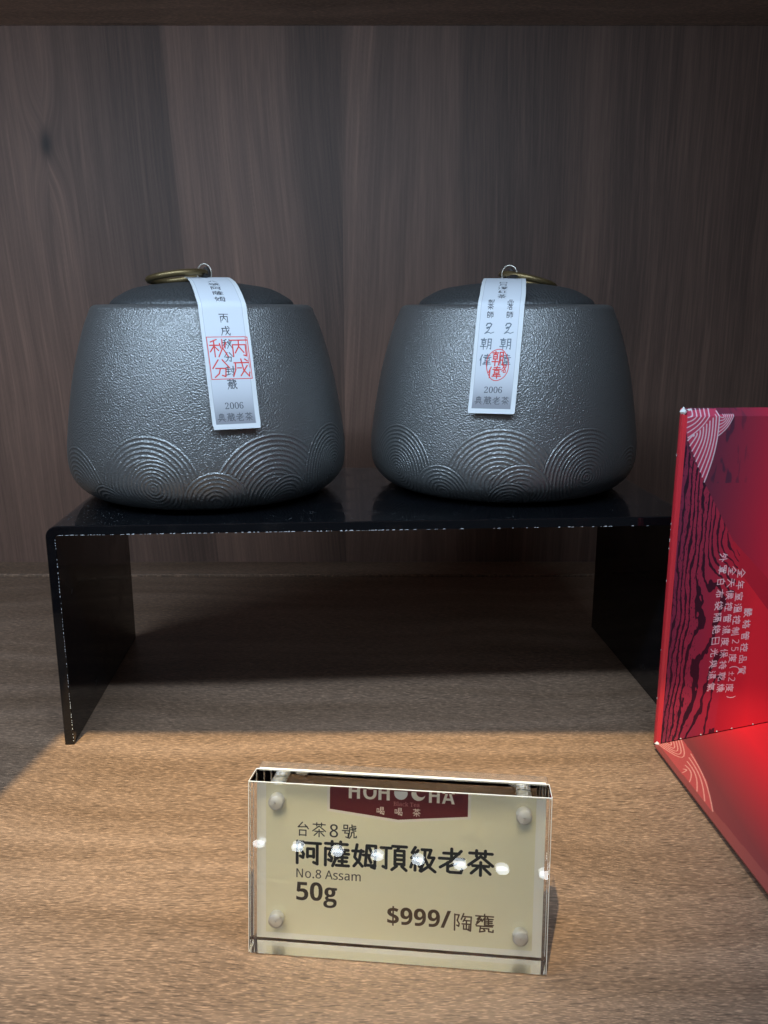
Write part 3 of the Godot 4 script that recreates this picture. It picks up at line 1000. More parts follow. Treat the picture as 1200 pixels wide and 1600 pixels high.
# ------------------------------------------------------------------ the red gift box
func build_red_box() -> void:
	var cy := cos(0.066)
	var sy := sin(0.066)
	var p0 := Vector3(0.12806, 0.0004, -0.36061)
	var root := thing("gift_box", "red printed gift box with upright lid panel and low tray in front", "box", p0, 0.066)
	var pm := StandardMaterial3D.new()
	pm.albedo_texture = ImageTexture.create_from_image(panel_image())
	pm.texture_repeat = false
	pm.roughness = 0.45
	pm.metallic_specular = 0.55
	# upright panel: local x along the panel, y up, z towards the viewer; bevelled along its top
	var w := 0.150
	var th := 0.0056
	var yb := 0.0028
	var rise := 0.182
	var hf := 0.1550
	var hb := 0.1580
	var uvm := func(x: float, y: float) -> Vector2: return Vector2(x / 0.158, 1.0 - y / 0.158)
	var st := begin()
	var n := 10
	for i in n:
		var xa := w * i / n
		var xb := w * (i + 1) / n
		var q := [Vector3(xa, yb + xa * rise, 0), Vector3(xb, yb + xb * rise, 0), Vector3(xb, hf, 0), Vector3(xa, hf, 0)]
		if i == 0:
			q[0].x = 0.0006
			q[3].x = 0.0006
		face(st, q, Vector3(0, 0, 1), [uvm.call(q[0].x, q[0].y), uvm.call(q[1].x, q[1].y), uvm.call(q[2].x, q[2].y), uvm.call(q[3].x, q[3].y)])
		var tp := [Vector3(q[3].x, hf, 0), Vector3(xb, hf, 0), Vector3(xb, hb, -th), Vector3(q[3].x, hb, -th)]
		face(st, tp, Vector3(0, 1, 0.5), [uvm.call(tp[0].x, hf), uvm.call(xb, hf), uvm.call(xb, hb), uvm.call(tp[3].x, hb)])
	face(st, [Vector3(0.0, 0.0, -th - 0.0001), Vector3(w, 0.0, -th - 0.0001), Vector3(w, hb, -th - 0.0001), Vector3(0.0, hb, -th - 0.0001)], Vector3(0, 0, -1), [Vector2(0.9, 0.5), Vector2(0.92, 0.5), Vector2(0.92, 0.4), Vector2(0.9, 0.4)])
	face(st, [Vector3(w, 0, 0), Vector3(w, hf, 0), Vector3(w, hb, -th), Vector3(w, 0, -th)], Vector3(1, 0, 0), [Vector2(0.9, 0.5), Vector2(0.92, 0.5), Vector2(0.92, 0.4), Vector2(0.9, 0.4)])
	obj("lid_panel", done(st), pm, root)
	# bright red folded side of the panel
	var red := plain(lin(0.62, 0.030, 0.045), 0.38)
	var e := begin()
	var arc := []
	for k in 6:
		var a := PI / 2 * k / 5.0
		arc.append(Vector2(-0.0022 - 0.0003 + 0.0029 * sin(a) - 0.0006 + 0.0005, -0.0026 + 0.0026 * cos(a)))
	var prof := [Vector2(0.0006, 0.0), Vector2(-0.0004, -0.0004), Vector2(-0.0010, -0.0014), Vector2(-0.0011, -0.0030), Vector2(-0.0008, -0.0048), Vector2(0.0, -th - 0.0001)]
	for i in prof.size() - 1:
		var a: Vector2 = prof[i]
		var b: Vector2 = prof[i + 1]
		var ta: float = lerpf(hf, hb, -a.y / th)
		var tb: float = lerpf(hf, hb, -b.y / th)
		face(e, [Vector3(a.x, 0.0012, a.y), Vector3(b.x, 0.0012, b.y), Vector3(b.x, tb, b.y), Vector3(a.x, ta, a.y)], Vector3(-1, 0, 0.2))
	var topf := []
	for p in prof:
		topf.append(Vector3(p.x, lerpf(hf, hb, -p.y / th) - 0.00002, p.y))
	face(e, topf, Vector3(0, 1, 0.4))
	obj("folded_edge", done(e), red, root)
	# worn white corners
	var worn := plain(lin(0.70, 0.72, 0.70), 0.8)
	wear(root, worn, Vector3(-0.0003, hb - 0.0012, -0.0026), Vector3(0.0017, 0.0022, 0.0030))
	wear(root, worn, Vector3(0.0030, hb - 0.0011, -0.0046), Vector3(0.0036, 0.0009, 0.0010))
	wear(root, worn, Vector3(-0.0003, 0.0022, -0.0010), Vector3(0.0015, 0.0016, 0.0016))
	for k in 9:
		wear(root, worn, Vector3(-0.00075, rng.randf_range(0.01, 0.150), -0.0046), Vector3(0.0003, rng.randf_range(0.0004, 0.0012), 0.0003))
	for k in 5:
		var xx := [0.010, 0.034, 0.0195, 0.044, 0.027][k] as float
		wear(root, worn, Vector3(xx, yb + xx * rise + 0.0003, 0.0001), Vector3(0.00045, 0.0004, 0.0003))
	# low tray: a sloping printed top, raised on a recessed core
	var tm := StandardMaterial3D.new()
	tm.albedo_texture = ImageTexture.create_from_image(tray_image())
	tm.texture_repeat = false
	tm.roughness = 0.40
	tm.metallic_specular = 0.45
	var L := 0.150
	var ht := func(x: float, z: float) -> float: return 0.0025 + x * 0.182 + z * 0.0115
	var s2 := begin()
	var m := 8
	for i in m:
		for j in m:
			var xs := [w * i / m - 0.0024 * (1.0 - float(i) / m), w * (i + 1) / m - 0.0024 * (1.0 - float(i + 1) / m)]
			var zs := [0.0002 + L * j / m, 0.0002 + L * (j + 1) / m]
			var q := []
			var uv := []
			for pq in [[0, 0], [1, 0], [1, 1], [0, 1]]:
				q.append(Vector3(xs[pq[0]], ht.call(xs[pq[0]], zs[pq[1]]), zs[pq[1]]))
				uv.append(Vector2((xs[pq[0]] + 0.0024) / 0.1524, zs[pq[1]] / L))
			face(s2, [q[0], q[1], q[2]], Vector3.UP, [uv[0], uv[1], uv[2]])
			face(s2, [q[0], q[2], q[3]], Vector3.UP, [uv[0], uv[2], uv[3]])
			var low := []
			for p in q:
				low.append(p + Vector3(0, -0.0006, 0))
			face(s2, [low[0], low[1], low[2]], Vector3.DOWN, [Vector2(0.9, 0.9), Vector2(0.91, 0.9), Vector2(0.91, 0.91)])
			face(s2, [low[0], low[2], low[3]], Vector3.DOWN, [Vector2(0.9, 0.9), Vector2(0.91, 0.9), Vector2(0.91, 0.91)])
			if i == 0:
				face(s2, [q[0], q[3], low[3], low[0]], Vector3(-1, 0, 0), [uv[0], uv[3], uv[3], uv[0]])
			if i == m - 1:
				face(s2, [q[1], q[2], low[2], low[1]], Vector3(1, 0, 0), [uv[1], uv[2], uv[2], uv[1]])
			if j == m - 1:
				face(s2, [q[3], q[2], low[2], low[3]], Vector3(0, 0, 1), [uv[3], uv[2], uv[2], uv[3]])
	obj("tray_top", done(s2), tm, root)
	var s3 := begin()
	var cpts := []
	for c in [[0.012, 0.004], [w - 0.006, 0.004], [w - 0.006, L - 0.006], [0.012, L - 0.006]]:
		cpts.append(Vector3(c[0], maxf(0.0005, ht.call(c[0], c[1]) - 0.0014), c[1]))
	face(s3, cpts, Vector3.UP)
	for i in 4:
		var j := (i + 1) % 4
		var mid: Vector3 = (cpts[i] + cpts[j]) * 0.5 - (cpts[0] + cpts[2]) * 0.5
		face(s3, [cpts[i], cpts[j], Vector3(cpts[j].x, 0, cpts[j].z), Vector3(cpts[i].x, 0, cpts[i].z)], Vector3(mid.x, 0, mid.z))
	obj("tray_base", done(s3), plain(lin(0.02, 0.008, 0.010), 0.8), root)


func wear(root: Node3D, m: Material, c: Vector3, r: Vector3) -> void:
	var st := begin()
	chip_blob(st, c, r)
	obj("worn_spot", done(st), m, root)


func chip_blob(st: SurfaceTool, c: Vector3, r: Vector3) -> void:
	var d := [Vector3(1, 0, 0), Vector3(-1, 0, 0), Vector3(0, 1, 0), Vector3(0, -1, 0), Vector3(0, 0, 1), Vector3(0, 0, -1)]
	for a in [d[0], d[1]]:
		for b in [d[2], d[3]]:
			for e in [d[4], d[5]]:
				face(st, [c + a * r, c + b * r, c + e * r], a + b + e)


# print of the upright panel, 158 x 158 mm, 6.5 px per mm
func panel_image() -> Image:
	var n := 1024
	var ppm := n / 158.0
	var d := PackedByteArray()
	d.resize(n * n * 3)
	var n1 := noise(51, 1.0, 2)
	var n2 := noise(53, 1.0)
	var red := Color8(244, 46, 62)
	var deep := Color8(200, 38, 58)
	var plum := Color8(112, 46, 66)
	var mar := Color8(164, 48, 74)
	var ink := Color8(30, 16, 34)
	var at := 0
	for y in n:
		var v := 158.0 - (y + 0.5) / ppm
		for x in n:
			var u := (x + 0.5) / ppm
			var c := red
			# boundary of the wood-grain area: from the tip of the fan down to the tray
			var edge := 10.7 + (126.2 - v) * 0.58 if v > 100.0 else 25.9 - (100.0 - v) * 0.045
			if u > edge + (4.0 if v < 96.0 else 0.0):
				if v > 158.0 - 20.0 - 0.0 and u < 0:
					pass
				# upper facet, from plum to red
				var line := 100.4 - (u - 25.7) * 1.02
				if v > line:
					var t := clampf((u - 13.0 - maxf(0.0, (v - 110.0)) * 0.10) / 32.0 + 0.05, 0.0, 1.0)
					c = plum.lerp(Color8(218, 42, 66), t)
					var stain := n1.get_noise_2d(u * 0.30, v * 0.07)
					if v > 126.0 and u < 30.0 and stain > 0.18:
						c = c.lerp(Color8(66, 40, 60), clampf((stain - 0.18) * 3.0, 0.0, 0.75) * clampf((32.0 - u) / 12.0, 0.0, 1.0))
				elif v > line - 9.0 - (u - 25.0) * 0.2:
					c = deep
				else:
					c = deep.lerp(red, clampf((u - 25.0) / 14.0 + (v - 60.0) * 0.002, 0.0, 1.0))
			else:
				# printed wood grain: long rings closing on the right
				var fade := clampf((u - 14.0) / 14.0, 0.0, 1.0)
				c = mar.lerp(Color8(204, 42, 64), fade).lerp(Color8(112, 44, 74), clampf((6.0 - u) / 8.0, 0.0, 0.7))
				var cx := 15.0
				var rr := u
				var bend := smoothstep(104.0, 70.0, v)
				if bend > 0.0:
					# rings curve round towards the right at their feet
					rr = u + bend * (0.0 - maxf(0.0, u - 9.0) * 0.62 + maxf(0.0, (50.0 - v)) * 0.06 - maxf(0.0, u - 12.0) * maxf(0.0, v - 20.0) * 0.004)
				var wob := n1.get_noise_2d(u * 0.10, v * 0.035) * 1.3 + n2.get_noise_2d(u * 0.5, v * 0.22) * 0.22
				var ph := fposmod((rr + wob + (158.0 - v) * 0.012) / 2.05, 1.0)
				var thick := 0.27 + 0.16 * n2.get_noise_2d(u * 0.25 + 30.0, v * 0.10)
				thick *= 1.0 - 0.45 * fade
				if absf(ph - 0.5) < thick * 0.5 + 0.04:
					c = c.lerp(ink, 0.88 - 0.25 * fade)
				if n2.get_noise_2d(u * 1.6 + 9.0, v * 0.45) > 0.62 and u < 13.0:
					c = c.lerp(ink, 0.6)
			d[at] = int(c.r * 255.0)
			d[at + 1] = int(c.g * 255.0)
			d[at + 2] = int(c.b * 255.0)
			at += 3
	var img := Image.create_from_data(n, n, false, Image.FORMAT_RGB8, d)
	# fans of pale arcs in the corner
	var pale := Color8(226, 206, 212)
	var fan := [Vector2(-0.5, 1.0), Vector2(15.0, 0.2), Vector2(14.6, 12.0), Vector2(10.7, 31.8), Vector2(1.7, 13.3), Vector2(0, 8)]
	fill_poly(img, fan, ppm, Color8(196, 64, 92))
	for k in 9:
		var f := k / 8.0
		var arc := []
		for i in 13:
			var t := i / 12.0
			var foot := Vector2(1.6, 13.2).lerp(Vector2(10.4, 31.4), f)
			var head := Vector2(4.0, 11.4).lerp(Vector2(14.5, 1.2), f)
			arc.append(foot.lerp(head, t) + Vector2(2.6 * sin(t * PI) * (0.4 + f * 0.2), -1.4 * sin(t * PI) * (1.0 - f)))
		stroke_line(img, arc, ppm, 0.56, pale)
	for k in 5:
		var f := k / 4.0
		var arc := []
		for i in 9:
			var t := i / 8.0
			arc.append(Vector2(0.0, 3.4).lerp(Vector2(1.6, 12.0), f).lerp(Vector2(4.0, 0.3).lerp(Vector2(11.5, 0.3), f), t) + Vector2(0.8, 0.9) * sin(t * PI))
		stroke_line(img, arc, ppm, 0.5, pale)
	fill_poly(img, [Vector2(14.9, 2.4), Vector2(21.0, 2.2), Vector2(19.0, 6.5), Vector2(14.9, 11.6)], ppm, Color8(196, 64, 92))
	for k in 6:
		var f := k / 5.0
		var arc := []
		for i in 7:
			var t := i / 6.0
			arc.append(Vector2(14.9, 3.2).lerp(Vector2(14.9, 11.2), f).lerp(Vector2(16.5, 2.3).lerp(Vector2(21.0, 2.3), f), t) + Vector2(0.6, 0.7) * sin(t * PI))
		stroke_line(img, arc, ppm, 0.38, pale)
	# the upright columns of writing, turned a quarter
	var cols := ["嚴格管控品質", "全年室溫控制25度(±2度)", "全天候控管濕度保持乾燥", "外罩白布袋隔絕日光與濕氣"]
	var us := [37.8, 32.9, 28.6, 24.0]
	var v0 := [68.6, 87.2, 88.4, 94.6]
	for k in 4:
		var v: float = v0[k]
		for ch in cols[k]:
			var o := Vector2(us[k], 158.0 - v)
			if ch in "25(±)":
				var narrow := 2.6
				var word: String = ch
				latin(img, word, "Droid Sans", Vector2(us[k] - 3.0, 158.0 - v + 0.6) * ppm, {"2": 2.0, "5": 2.0, "(": 1.1, ")": 1.1, "±": 2.0}[ch] * ppm, Vector2(0, 1), Color8(250, 226, 226))
				v -= 3.8 if ch in "25" else 2.7
			else:
				glyph(img, ch, o * ppm, Vector2(0, 0.040 * ppm), Vector2(-0.036 * ppm, 0.004 * ppm), 0.40 * ppm, Color8(250, 226, 226), false)
				v -= 5.62 if k != 1 else 5.5
	return img


func tray_image() -> Image:
	var n := 512
	var d := PackedByteArray()
	d.resize(n * n * 3)
	var at := 0
	for y in n:
		for x in n:
			var u := x * 152.4 / n
			var v := y * 150.0 / n
			var t := clampf((u - 15.0 + v * 0.10) / 26.0, 0.0, 1.0)
			var c := Color8(118, 54, 54).lerp(Color8(230, 42, 50), t)
			if u < 2.0 + v * 0.02:
				c = Color8(132, 66, 62)
			d[at] = int(c.r * 255.0)
			d[at + 1] = int(c.g * 255.0)
			d[at + 2] = int(c.b * 255.0)
			at += 3
	var img := Image.create_from_data(n, n, false, Image.FORMAT_RGB8, d)
	var ppm := n / 150.0
	var pale := Color8(226, 168, 150)
	fill_poly(img, [Vector2(2.0, 0), Vector2(13.0, 0), Vector2(12.4, 13), Vector2(9.0, 36), Vector2(2.4, 56)], ppm, Color8(168, 72, 70))
	for k in 5:
		var r := 2.0 + k * 1.9
		var arc := []
		for i in 11:
			var t := i / 10.0
			arc.append(Vector2(6.5 - r * 0.48, 0).lerp(Vector2(6.5 + r * 0.62, 0), t) + Vector2(0, 1.5 * r * sin(t * PI)))
		stroke_line(img, arc, ppm, 0.34, pale)
	for k in 5:
		var arc := []
		for i in 9:
			var t := i / 8.0
			arc.append(Vector2(11.6 - k * 1.9, 13.0 + k * 2.6).lerp(Vector2(2.6, 56.0 - k * 7.5), t) + Vector2(1.6 * sin(t * PI), 0))
		stroke_line(img, arc, ppm, 0.32, pale)
	return img


# ------------------------------------------------------------------ drawing on images
func fill_poly(img: Image, pts: Array, k: float, c: Color) -> void:
	var pp := PackedVector2Array()
	for p in pts:
		pp.append(p * k)
	var lo := Vector2(1e9, 1e9)
	var hi := -lo
	for p in pp:
		lo = lo.min(p)
		hi = hi.max(p)
	for y in range(maxi(0, int(lo.y)), mini(img.get_height(), int(hi.y) + 1)):
		for x in range(maxi(0, int(lo.x)), mini(img.get_width(), int(hi.x) + 1)):
			if Geometry2D.is_point_in_polygon(Vector2(x + 0.5, y + 0.5), pp):
				img.set_pixel(x, y, c)


func disc(img: Image, c: Vector2, r: float, col: Color) -> void:
	stroke(img, c, c + Vector2(0.01, 0), r * 2.0, r * 2.0, col)


# one stroke with round ends, from width w0 to w1, in pixels
func stroke(img: Image, a: Vector2, b: Vector2, w0: float, w1: float, c: Color) -> void:
	var m := maxf(w0, w1) * 0.5 + 1.0
	var x0 := maxi(0, int(floor(minf(a.x, b.x) - m)))
	var x1 := mini(img.get_width() - 1, int(ceil(maxf(a.x, b.x) + m)))
	var y0 := maxi(0, int(floor(minf(a.y, b.y) - m)))
	var y1 := mini(img.get_height() - 1, int(ceil(maxf(a.y, b.y) + m)))
	var d := b - a
	var l2 := maxf(d.length_squared(), 1e-6)
	for y in range(y0, y1 + 1):
		for x in range(x0, x1 + 1):
			var p := Vector2(x + 0.5, y + 0.5) - a
			var t := clampf(p.dot(d) / l2, 0.0, 1.0)
			var al := clampf(lerpf(w0, w1, t) * 0.5 + 0.5 - (p - d * t).length(), 0.0, 1.0)
			if al > 0.0:
				img.set_pixel(x, y, img.get_pixel(x, y).lerp(c, al))


func stroke_line(img: Image, pts: Array, k: float, w: float, c: Color) -> void:
	for i in pts.size() - 1:
		stroke(img, pts[i] * k, pts[i + 1] * k, w * k, w * k, c)


# a written character at o, with the axes ex and ey (pixels per hundredth), stroke width in pixels
func glyph(img: Image, ch: String, o: Vector2, ex: Vector2, ey: Vector2, width: float, c: Color, brush: bool) -> void:
	for line in strokes(ch, Vector2(0, 0), Vector2(100, 100)):
		var n: int = line.size() - 1
		for i in n:
			var a: Vector2 = o + ex * line[i].x + ey * line[i].y
			var b: Vector2 = o + ex * line[i + 1].x + ey * line[i + 1].y
			if brush:
				var t0 := 1.18 - 0.5 * float(i) / n
				var t1 := 1.18 - 0.5 * float(i + 1) / n
				stroke(img, a, b, width * t0, width * t1, c)
			else:
				stroke(img, a, b, width, width, c)


# strokes of a character or a component, fitted into the box lo .. hi
func strokes(ch: String, lo: Vector2, hi: Vector2) -> Array:
	var out := []
	if not GLYPHS.has(ch):
		return out
	for part in GLYPHS[ch].split(";", false):
		var s: String = part.strip_edges()
		if s.begins_with("@"):
			var f := s.substr(1).split(" ", false)
			var a := lo + (hi - lo) * Vector2(f[1].to_float(), f[2].to_float()) / 100.0
			var b := lo + (hi - lo) * Vector2(f[3].to_float(), f[4].to_float()) / 100.0
			out.append_array(strokes(f[0], a, b))
			continue
		var line := []
		for p in s.split(",", false):
			var q := p.strip_edges().split(" ", false)
			line.append(lo + (hi - lo) * Vector2(q[0].to_float(), q[1].to_float()) / 100.0)
		out.append(line)
	return out


# Latin letters and digits: the outline of a TextMesh filled into the image. o is the left end of the base line, «length» the width of the word, «dir» its direction
func latin(img: Image, text: String, family: String, o: Vector2, length: float, dir: Vector2, c: Color, bold := false) -> void:
	var f := SystemFont.new()
	f.font_names = PackedStringArray([family])
	f.font_weight = 700 if bold else 400
	var tm := TextMesh.new()
	tm.font = f
	tm.text = text
	tm.font_size = 64
	tm.pixel_size = 1.0
	tm.depth = 0.0
	tm.curve_step = 0.5
	tm.horizontal_alignment = HORIZONTAL_ALIGNMENT_LEFT
	tm.vertical_alignment = VERTICAL_ALIGNMENT_BOTTOM
	var arr := tm.get_mesh_arrays()
	var v: PackedVector3Array = arr[Mesh.ARRAY_VERTEX]
	var idx: PackedInt32Array = arr[Mesh.ARRAY_INDEX] if arr[Mesh.ARRAY_INDEX] != null else PackedInt32Array(range(v.size()))
	var lo := Vector2(1e9, 1e9)
	var hi := -lo
	for p in v:
		lo = lo.min(Vector2(p.x, p.y))
		hi = hi.max(Vector2(p.x, p.y))
	# the base line: descenders of g hang below it
	var base := lo.y
	if "g" in text or "/" in text or "$" in text or "(" in text or ")" in text:
		var t2 := tm.duplicate()
		t2.text = "0" if text != "(" and text != ")" else text
		var ab: AABB = t2.get_aabb()
		var ab1: AABB = tm.get_aabb()
		base = lo.y + (ab.position.y - ab1.position.y)
	var k := length / (hi.x - lo.x)
	var ss := 4
	var side := Vector2(-dir.y, dir.x)
	var w := int(ceil((hi.x - lo.x) * k)) + 4
	var h := int(ceil((hi.y - lo.y) * k)) + 4
	var big := Image.create(w * ss, h * ss, false, Image.FORMAT_L8)
	for i in range(0, idx.size(), 3):
		var t := []
		for j in 3:
			var p := v[idx[i + j]]
			t.append(Vector2((p.x - lo.x) * k + 2.0, (hi.y - p.y) * k + 2.0) * ss)
		t.sort_custom(func(a, b): return a.y < b.y)
		for y in range(int(t[0].y), int(t[2].y) + 1):
			var yy := y + 0.5
			if yy < t[0].y or yy > t[2].y:
				continue
			var xa: float = lerpf(t[0].x, t[2].x, (yy - t[0].y) / maxf(t[2].y - t[0].y, 1e-6))
			var xb: float
			if yy < t[1].y:
				xb = lerpf(t[0].x, t[1].x, (yy - t[0].y) / maxf(t[1].y - t[0].y, 1e-6))
			else:
				xb = lerpf(t[1].x, t[2].x, (yy - t[1].y) / maxf(t[2].y - t[1].y, 1e-6))
			var l := int(round(minf(xa, xb)))
			var r := int(round(maxf(xa, xb)))
			if r > l:
				big.fill_rect(Rect2i(l, y, r - l, 1), Color.WHITE)
	big.resize(w, h, Image.INTERPOLATE_TRILINEAR if false else Image.INTERPOLATE_LANCZOS)
	var top := (hi.y - base) * k + 2.0
	for y in h:
		for x in w:
			var al := big.get_pixel(x, y).r
			if al > 0.02:
				var p := o + dir * (x - 2.0) + side * (y - top)
				var px := Vector2i(int(round(p.x)), int(round(p.y)))
				if px.x >= 0 and px.y >= 0 and px.x < img.get_width() and px.y < img.get_height():
					img.set_pixelv(px, img.get_pixelv(px).lerp(c, clampf(al, 0.0, 1.0)))


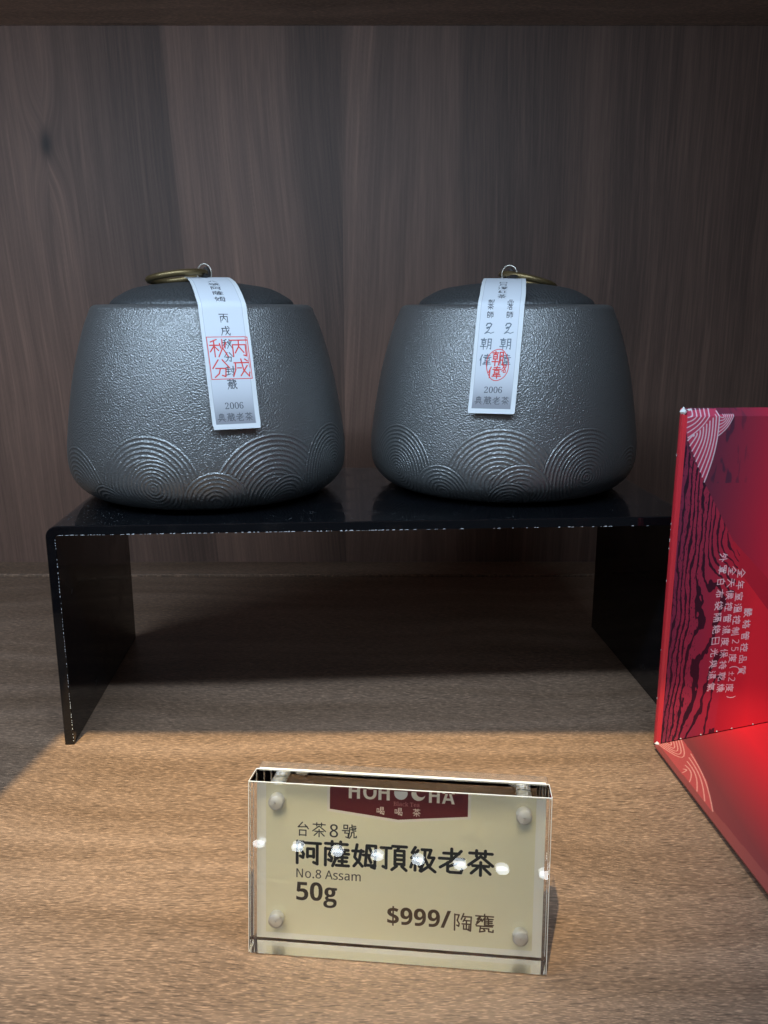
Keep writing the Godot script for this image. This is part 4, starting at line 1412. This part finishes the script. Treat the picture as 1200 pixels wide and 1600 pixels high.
# how each character is written: strokes are points in a square of 100, «@» puts a component into a box
const GLYPHS := {
	"口": "12 12,12 95;12 12,88 12,88 95;12 86,88 86",
	"日": "12 5,12 97;12 5,88 5,88 97;12 50,88 50;12 92,88 92",
	"目": "12 5,12 97;12 5,88 5,88 97;12 34,88 34;12 63,88 63;12 92,88 92",
	"艹": "4 50,96 50;32 8,32 95;68 8,68 95",
	"氵": "18 8,62 22;8 38,50 52;10 92,62 62",
	"阝": "16 5,16 98;16 8,82 8,55 40;55 40,86 58,78 74,50 68",
	"亻": "75 4,18 50;48 32,48 98",
	"女": "42 5,22 58,88 95;78 28,62 68,16 96;4 32,96 32",
	"糸": "50 2,22 24,58 24;74 14,18 46,80 44;50 46,50 96;30 60,12 84;72 60,90 80",
	"扌": "8 25,92 25;55 4,55 92,30 85;8 66,92 48",
	"木": "5 28,95 28;50 4,50 98;50 30,8 78;50 30,94 78",
	"月": "22 4,20 66,4 96;22 4,82 4,82 96,66 90;22 33,82 33;22 60,82 60",
	"八": "40 14,32 50,6 90;58 8,70 55,96 90",
	"台": "48 4,18 38,82 34;66 20,90 48;@口 20 54 80 100",
	"茶": "@艹 4 0 96 26;50 24,5 60;50 24,95 60;20 62,80 62;50 48,50 99;38 70,15 92;62 70,86 92",
	"號": "@口 8 3 42 34;2 45,48 45;22 45,18 62,44 62,41 94,26 89;68 2,68 22;68 11,94 11;52 23,96 23,91 34;52 23,51 60,44 96;60 37,90 33;74 26,74 45,95 44;66 56,64 78,52 97;66 56,83 56,83 91,99 90,99 80",
	"阿": "@阝 2 4 38 98;40 14,99 14;86 14,86 96,72 90;@口 44 32 76 72",
	"薩": "@艹 4 0 96 22;@阝 2 26 38 99;66 22,66 34;44 34,96 34;57 36,61 46;83 36,77 46;42 49,98 49;48 49,46 75,36 99;62 52,54 68;58 63,92 63;73 52,73 95;60 79,90 79;50 96,98 96",
	"姆": "@女 1 4 46 98;58 10,52 90;58 10,92 10,88 98,76 94;44 48,99 48;52 88,90 88;68 20,76 36;66 58,74 76",
	"頂": "2 14,40 14;22 14,22 94,10 88;46 6,99 6;72 6,64 22;@目 50 20 96 80;62 84,44 99;82 84,99 99",
	"級": "@糸 1 3 44 99;48 12,82 12,73 42,94 42,80 72,46 98;60 14,57 58,42 96;60 48,74 78,99 97",
	"老": "50 2,50 40;20 20,78 20;4 41,96 41;86 9,45 52,8 76;36 56,36 90,46 94,86 94,90 80;76 56,36 73",
	"陶": "@阝 2 5 36 99;54 4,42 36;49 20,94 20,91 96,78 91;62 28,52 46;56 41,85 41;47 60,89 60;69 41,69 88;55 68,55 88,83 88;83 68,83 90",
	"甕": "50 0,50 9;4 11,96 11;26 14,12 28,32 28;28 17,10 46;34 26,38 40;54 15,42 32;51 26,51 58;64 14,68 22;51 25,94 25;51 36,90 36;51 46,90 46;51 57,96 57;71 25,71 57;30 34,6 58;8 65,92 65;30 65,26 97,52 91;32 77,73 77,73 92,96 94,96 84;46 80,54 89",
	"喝": "@口 2 20 32 76;@日 42 3 90 42;50 46,36 68;46 56,96 56,92 98,78 94;66 58,48 82;62 66,78 80;48 70,48 88,86 88",
	"丙": "4 9,96 9;15 34,15 97;15 34,86 34,86 95,72 90;50 9,48 44,26 78;50 46,74 76",
	"戌": "14 24,96 24;22 24,20 60,4 97;54 4,64 64,92 97,97 76;86 40,46 94;76 5,90 15;30 52,52 52",
	"秋": "44 4,10 17;4 35,54 35;28 11,28 97;28 38,4 70;28 40,50 64;58 26,64 50;94 20,82 48;74 4,72 52,48 97;73 50,99 96",
	"分": "38 4,4 50;60 4,96 48;20 50,76 50,70 94,52 87;45 50,36 78,12 97",
	"封": "28 2,28 50;8 17,48 17;2 34,54 34;8 56,48 56;28 50,28 88;2 93,52 80;55 32,99 32;82 4,82 97,66 89;62 50,70 65",
	"藏": "@艹 4 0 96 20;24 28,22 66,4 99;8 45,22 45;14 60,22 58;22 28,94 28;36 40,36 90;36 40,68 40;36 65,66 65;36 90,68 90;50 40,50 52,64 52;50 65,50 90;72 20,78 70,98 97,98 84;94 44,64 97;85 17,95 24",
	"典": "24 15,24 70;76 15,76 70;24 15,76 15;42 4,42 70;58 4,58 70;24 42,76 42;3 71,97 71;35 78,12 99;65 78,90 99",
	"潭": "@氵 0 5 28 99;32 9,99 9;40 21,40 45;40 21,93 21,93 45;40 44,93 44;57 9,57 44;76 9,76 44;@日 44 50 88 75;32 83,99 83;66 74,66 100",
	"紅": "@糸 1 3 44 99;50 18,96 18;74 18,74 86;47 88,99 88",
	"師": "24 2,15 14;12 14,12 94;12 14,38 14,38 42;12 42,38 42;12 60,40 60,40 92,12 92;50 11,99 11;75 11,75 99;54 32,54 82;54 32,95 32,95 80,84 75",
	"製": "20 4,12 20;8 18,56 18;2 32,58 32;32 2,32 56;14 40,14 56;14 40,50 40,50 54;70 8,70 45;93 2,93 54,82 49;50 55,50 66;4 66,96 66;45 66,4 90;30 78,30 99,50 91;50 66,60 84,96 99;78 72,64 83",
	"品": "@口 26 2 74 46;@口 2 52 46 100;@口 54 52 98 100",
	"茗": "@艹 4 0 96 25;44 24,14 58;40 34,80 34,60 60,8 82;45 42,56 53;@口 34 62 82 100",
	"乙": "26 26,34 8,58 4,72 14,64 34,36 52,30 46,44 38,58 44,48 68,18 96,46 84,70 94,96 84",
	"朝": "28 2,28 20;4 12,52 12;@日 8 21 48 56;2 72,54 72;28 55,28 99;@月 56 4 100 99",
	"偉": "@亻 0 4 30 99;44 12,90 12;68 2,62 25;36 27,99 27;@口 44 34 90 60;42 69,92 69;46 69,44 82;34 83,99 83;70 60,70 100",
	"嚴": "@口 14 0 42 20;@口 58 0 86 20;8 27,94 27;12 27,4 96;18 40,48 40;20 50,20 92;45 50,45 96;20 50,45 50;20 64,45 64;20 78,45 78;10 93,50 88;66 32,54 56;58 47,97 47;86 47,76 74,50 97;62 58,76 80,99 97",
	"格": "@木 1 2 42 99;64 4,48 38;60 20,90 20,74 46,44 66;60 28,76 50,99 63;@口 54 66 92 99",
	"管": "22 2,8 22;18 12,46 12;30 12,36 22;66 2,52 22;60 12,96 12;76 12,82 22;50 25,50 33;8 35,6 48;8 35,94 35,91 46;27 45,27 99;27 45,75 45,75 65;27 65,75 65;27 76,79 76,79 98;27 97,79 97",
	"控": "@扌 0 2 38 99;69 2,69 14;44 16,43 29;44 16,97 16,95 29;62 27,46 46;76 27,79 41,96 42;47 56,93 56;70 56,70 93;41 94,99 94",
	"質": "44 2,10 9;11 8,4 42;12 20,47 20;36 20,36 42;92 2,58 9;60 8,52 42;60 20,99 20;82 20,82 42;@目 20 45 80 85;36 87,12 100;64 87,90 100",
	"全": "50 2,4 45;50 2,96 45;24 48,76 48;50 48,50 92;27 69,73 69;7 93,93 93",
	"年": "28 2,9 36;22 19,89 19;22 45,83 45;25 45,25 69;2 69,98 69;55 19,55 99",
	"室": "50 1,50 12;8 14,7 30;8 14,93 14,90 28;18 38,83 38;46 38,22 58,79 56;68 47,85 63;50 60,50 93;19 76,81 76;4 94,96 94",
	"溫": "@氵 0 5 28 99;38 4,38 48;38 4,91 4,91 48;38 48,91 48;64 12,47 38;64 24,81 38;39 58,39 92;39 58,91 58,91 92;57 58,57 92;74 58,74 92;28 94,99 94",
	"制": "22 4,12 26;14 20,58 20;2 40,63 40;35 2,35 99;11 56,11 86;11 56,58 56,57 85,48 80;73 12,73 70;93 2,93 97,78 89",
	"度": "50 1,50 12;12 14,96 14;12 14,11 56,2 98;21 32,91 32;40 22,40 50;70 22,70 50;40 50,70 50;24 62,81 62,60 84,20 99;34 65,60 86,96 99",
	"天": "14 12,86 12;4 43,96 43;50 12,48 50,7 97;50 45,94 97",
	"候": "@亻 0 3 26 99;35 25,35 80;42 11,86 11,86 28;40 28,99 28;58 30,46 52;52 44,93 44;40 65,99 65;68 44,66 72,38 99;68 66,99 99",
	"濕": "@氵 0 5 26 99;@日 40 2 90 32;46 35,35 49,50 52,33 68,52 66;76 35,64 49,81 52,62 68,85 66;42 72,42 80;32 85,27 97;50 81,54 95;68 81,74 95;88 81,98 97",
	"保": "@亻 0 3 28 99;@口 44 2 90 38;32 52,99 52;66 38,66 100;62 54,33 90;70 54,99 90",
	"持": "@扌 0 2 38 99;69 2,69 38;48 17,91 17;40 38,99 38;42 59,99 59;83 42,83 97,68 91;52 69,62 82",
	"乾": "28 2,28 20;4 12,53 12;@日 8 23 48 59;2 75,56 75;28 58,28 100;69 2,55 30;62 19,99 19;60 41,93 41,61 72,59 92,97 94,98 78",
	"燥": "12 25,16 45;38 20,28 42;25 4,22 52,2 97;24 50,39 87;@口 56 0 84 22;@口 43 26 66 48;@口 74 26 98 48;42 61,99 61;70 50,70 100;66 62,43 92;74 62,99 92",
	"外": "28 2,4 56;22 24,51 24,38 66,4 98;20 42,39 60;70 2,70 100;70 40,97 62",
	"罩": "8 3,8 25;8 3,92 3,92 25;8 25,92 25;36 3,36 25;64 3,64 25;50 27,50 40;50 33,81 33;@日 22 40 78 72;4 82,96 82;50 71,50 100",
	"白": "55 1,40 18;@日 14 16 86 99",
	"布": "4 22,96 22;48 2,30 56,2 82;28 48,28 93;28 48,83 48,83 88,70 83;55 34,55 100",
	"袋": "25 2,4 33;16 20,16 51;30 22,96 17;55 2,62 36,93 49,95 38;78 2,89 10;50 50,50 61;4 61,96 61;45 61,4 86;30 75,30 99,50 91;50 61,60 82,96 99;78 67,64 79",
	"隔": "@阝 0 5 34 99;42 8,99 8;@口 50 14 92 40;44 46,44 99;44 46,97 46,97 97,86 93;60 54,66 65;81 54,74 65;54 71,88 71;70 71,70 97",
	"絕": "@糸 1 3 44 99;60 1,47 28;58 15,86 15,75 33;50 34,50 91,60 95,97 95,99 80;50 34,93 34,93 62;50 62,93 62;71 34,71 62",
	"光": "50 2,50 42;22 12,34 32;80 10,66 34;4 44,96 44;36 46,32 74,4 98;62 46,62 89,72 94,96 93,97 76",
	"與": "17 12,17 62;17 12,35 7;17 28,32 28;17 44,32 44;83 10,83 62;66 10,83 10;68 28,83 28;68 44,83 44;50 2,46 30,60 30,58 58,44 54;48 16,60 16;2 64,98 64;35 72,11 99;65 72,90 99",
	"氣": "28 1,7 32;22 14,93 14;25 26,86 26;12 40,79 40,81 75,95 97,99 80;22 50,28 58;58 47,50 58;14 66,68 66;40 47,40 99;38 68,14 92;42 68,66 88",
}
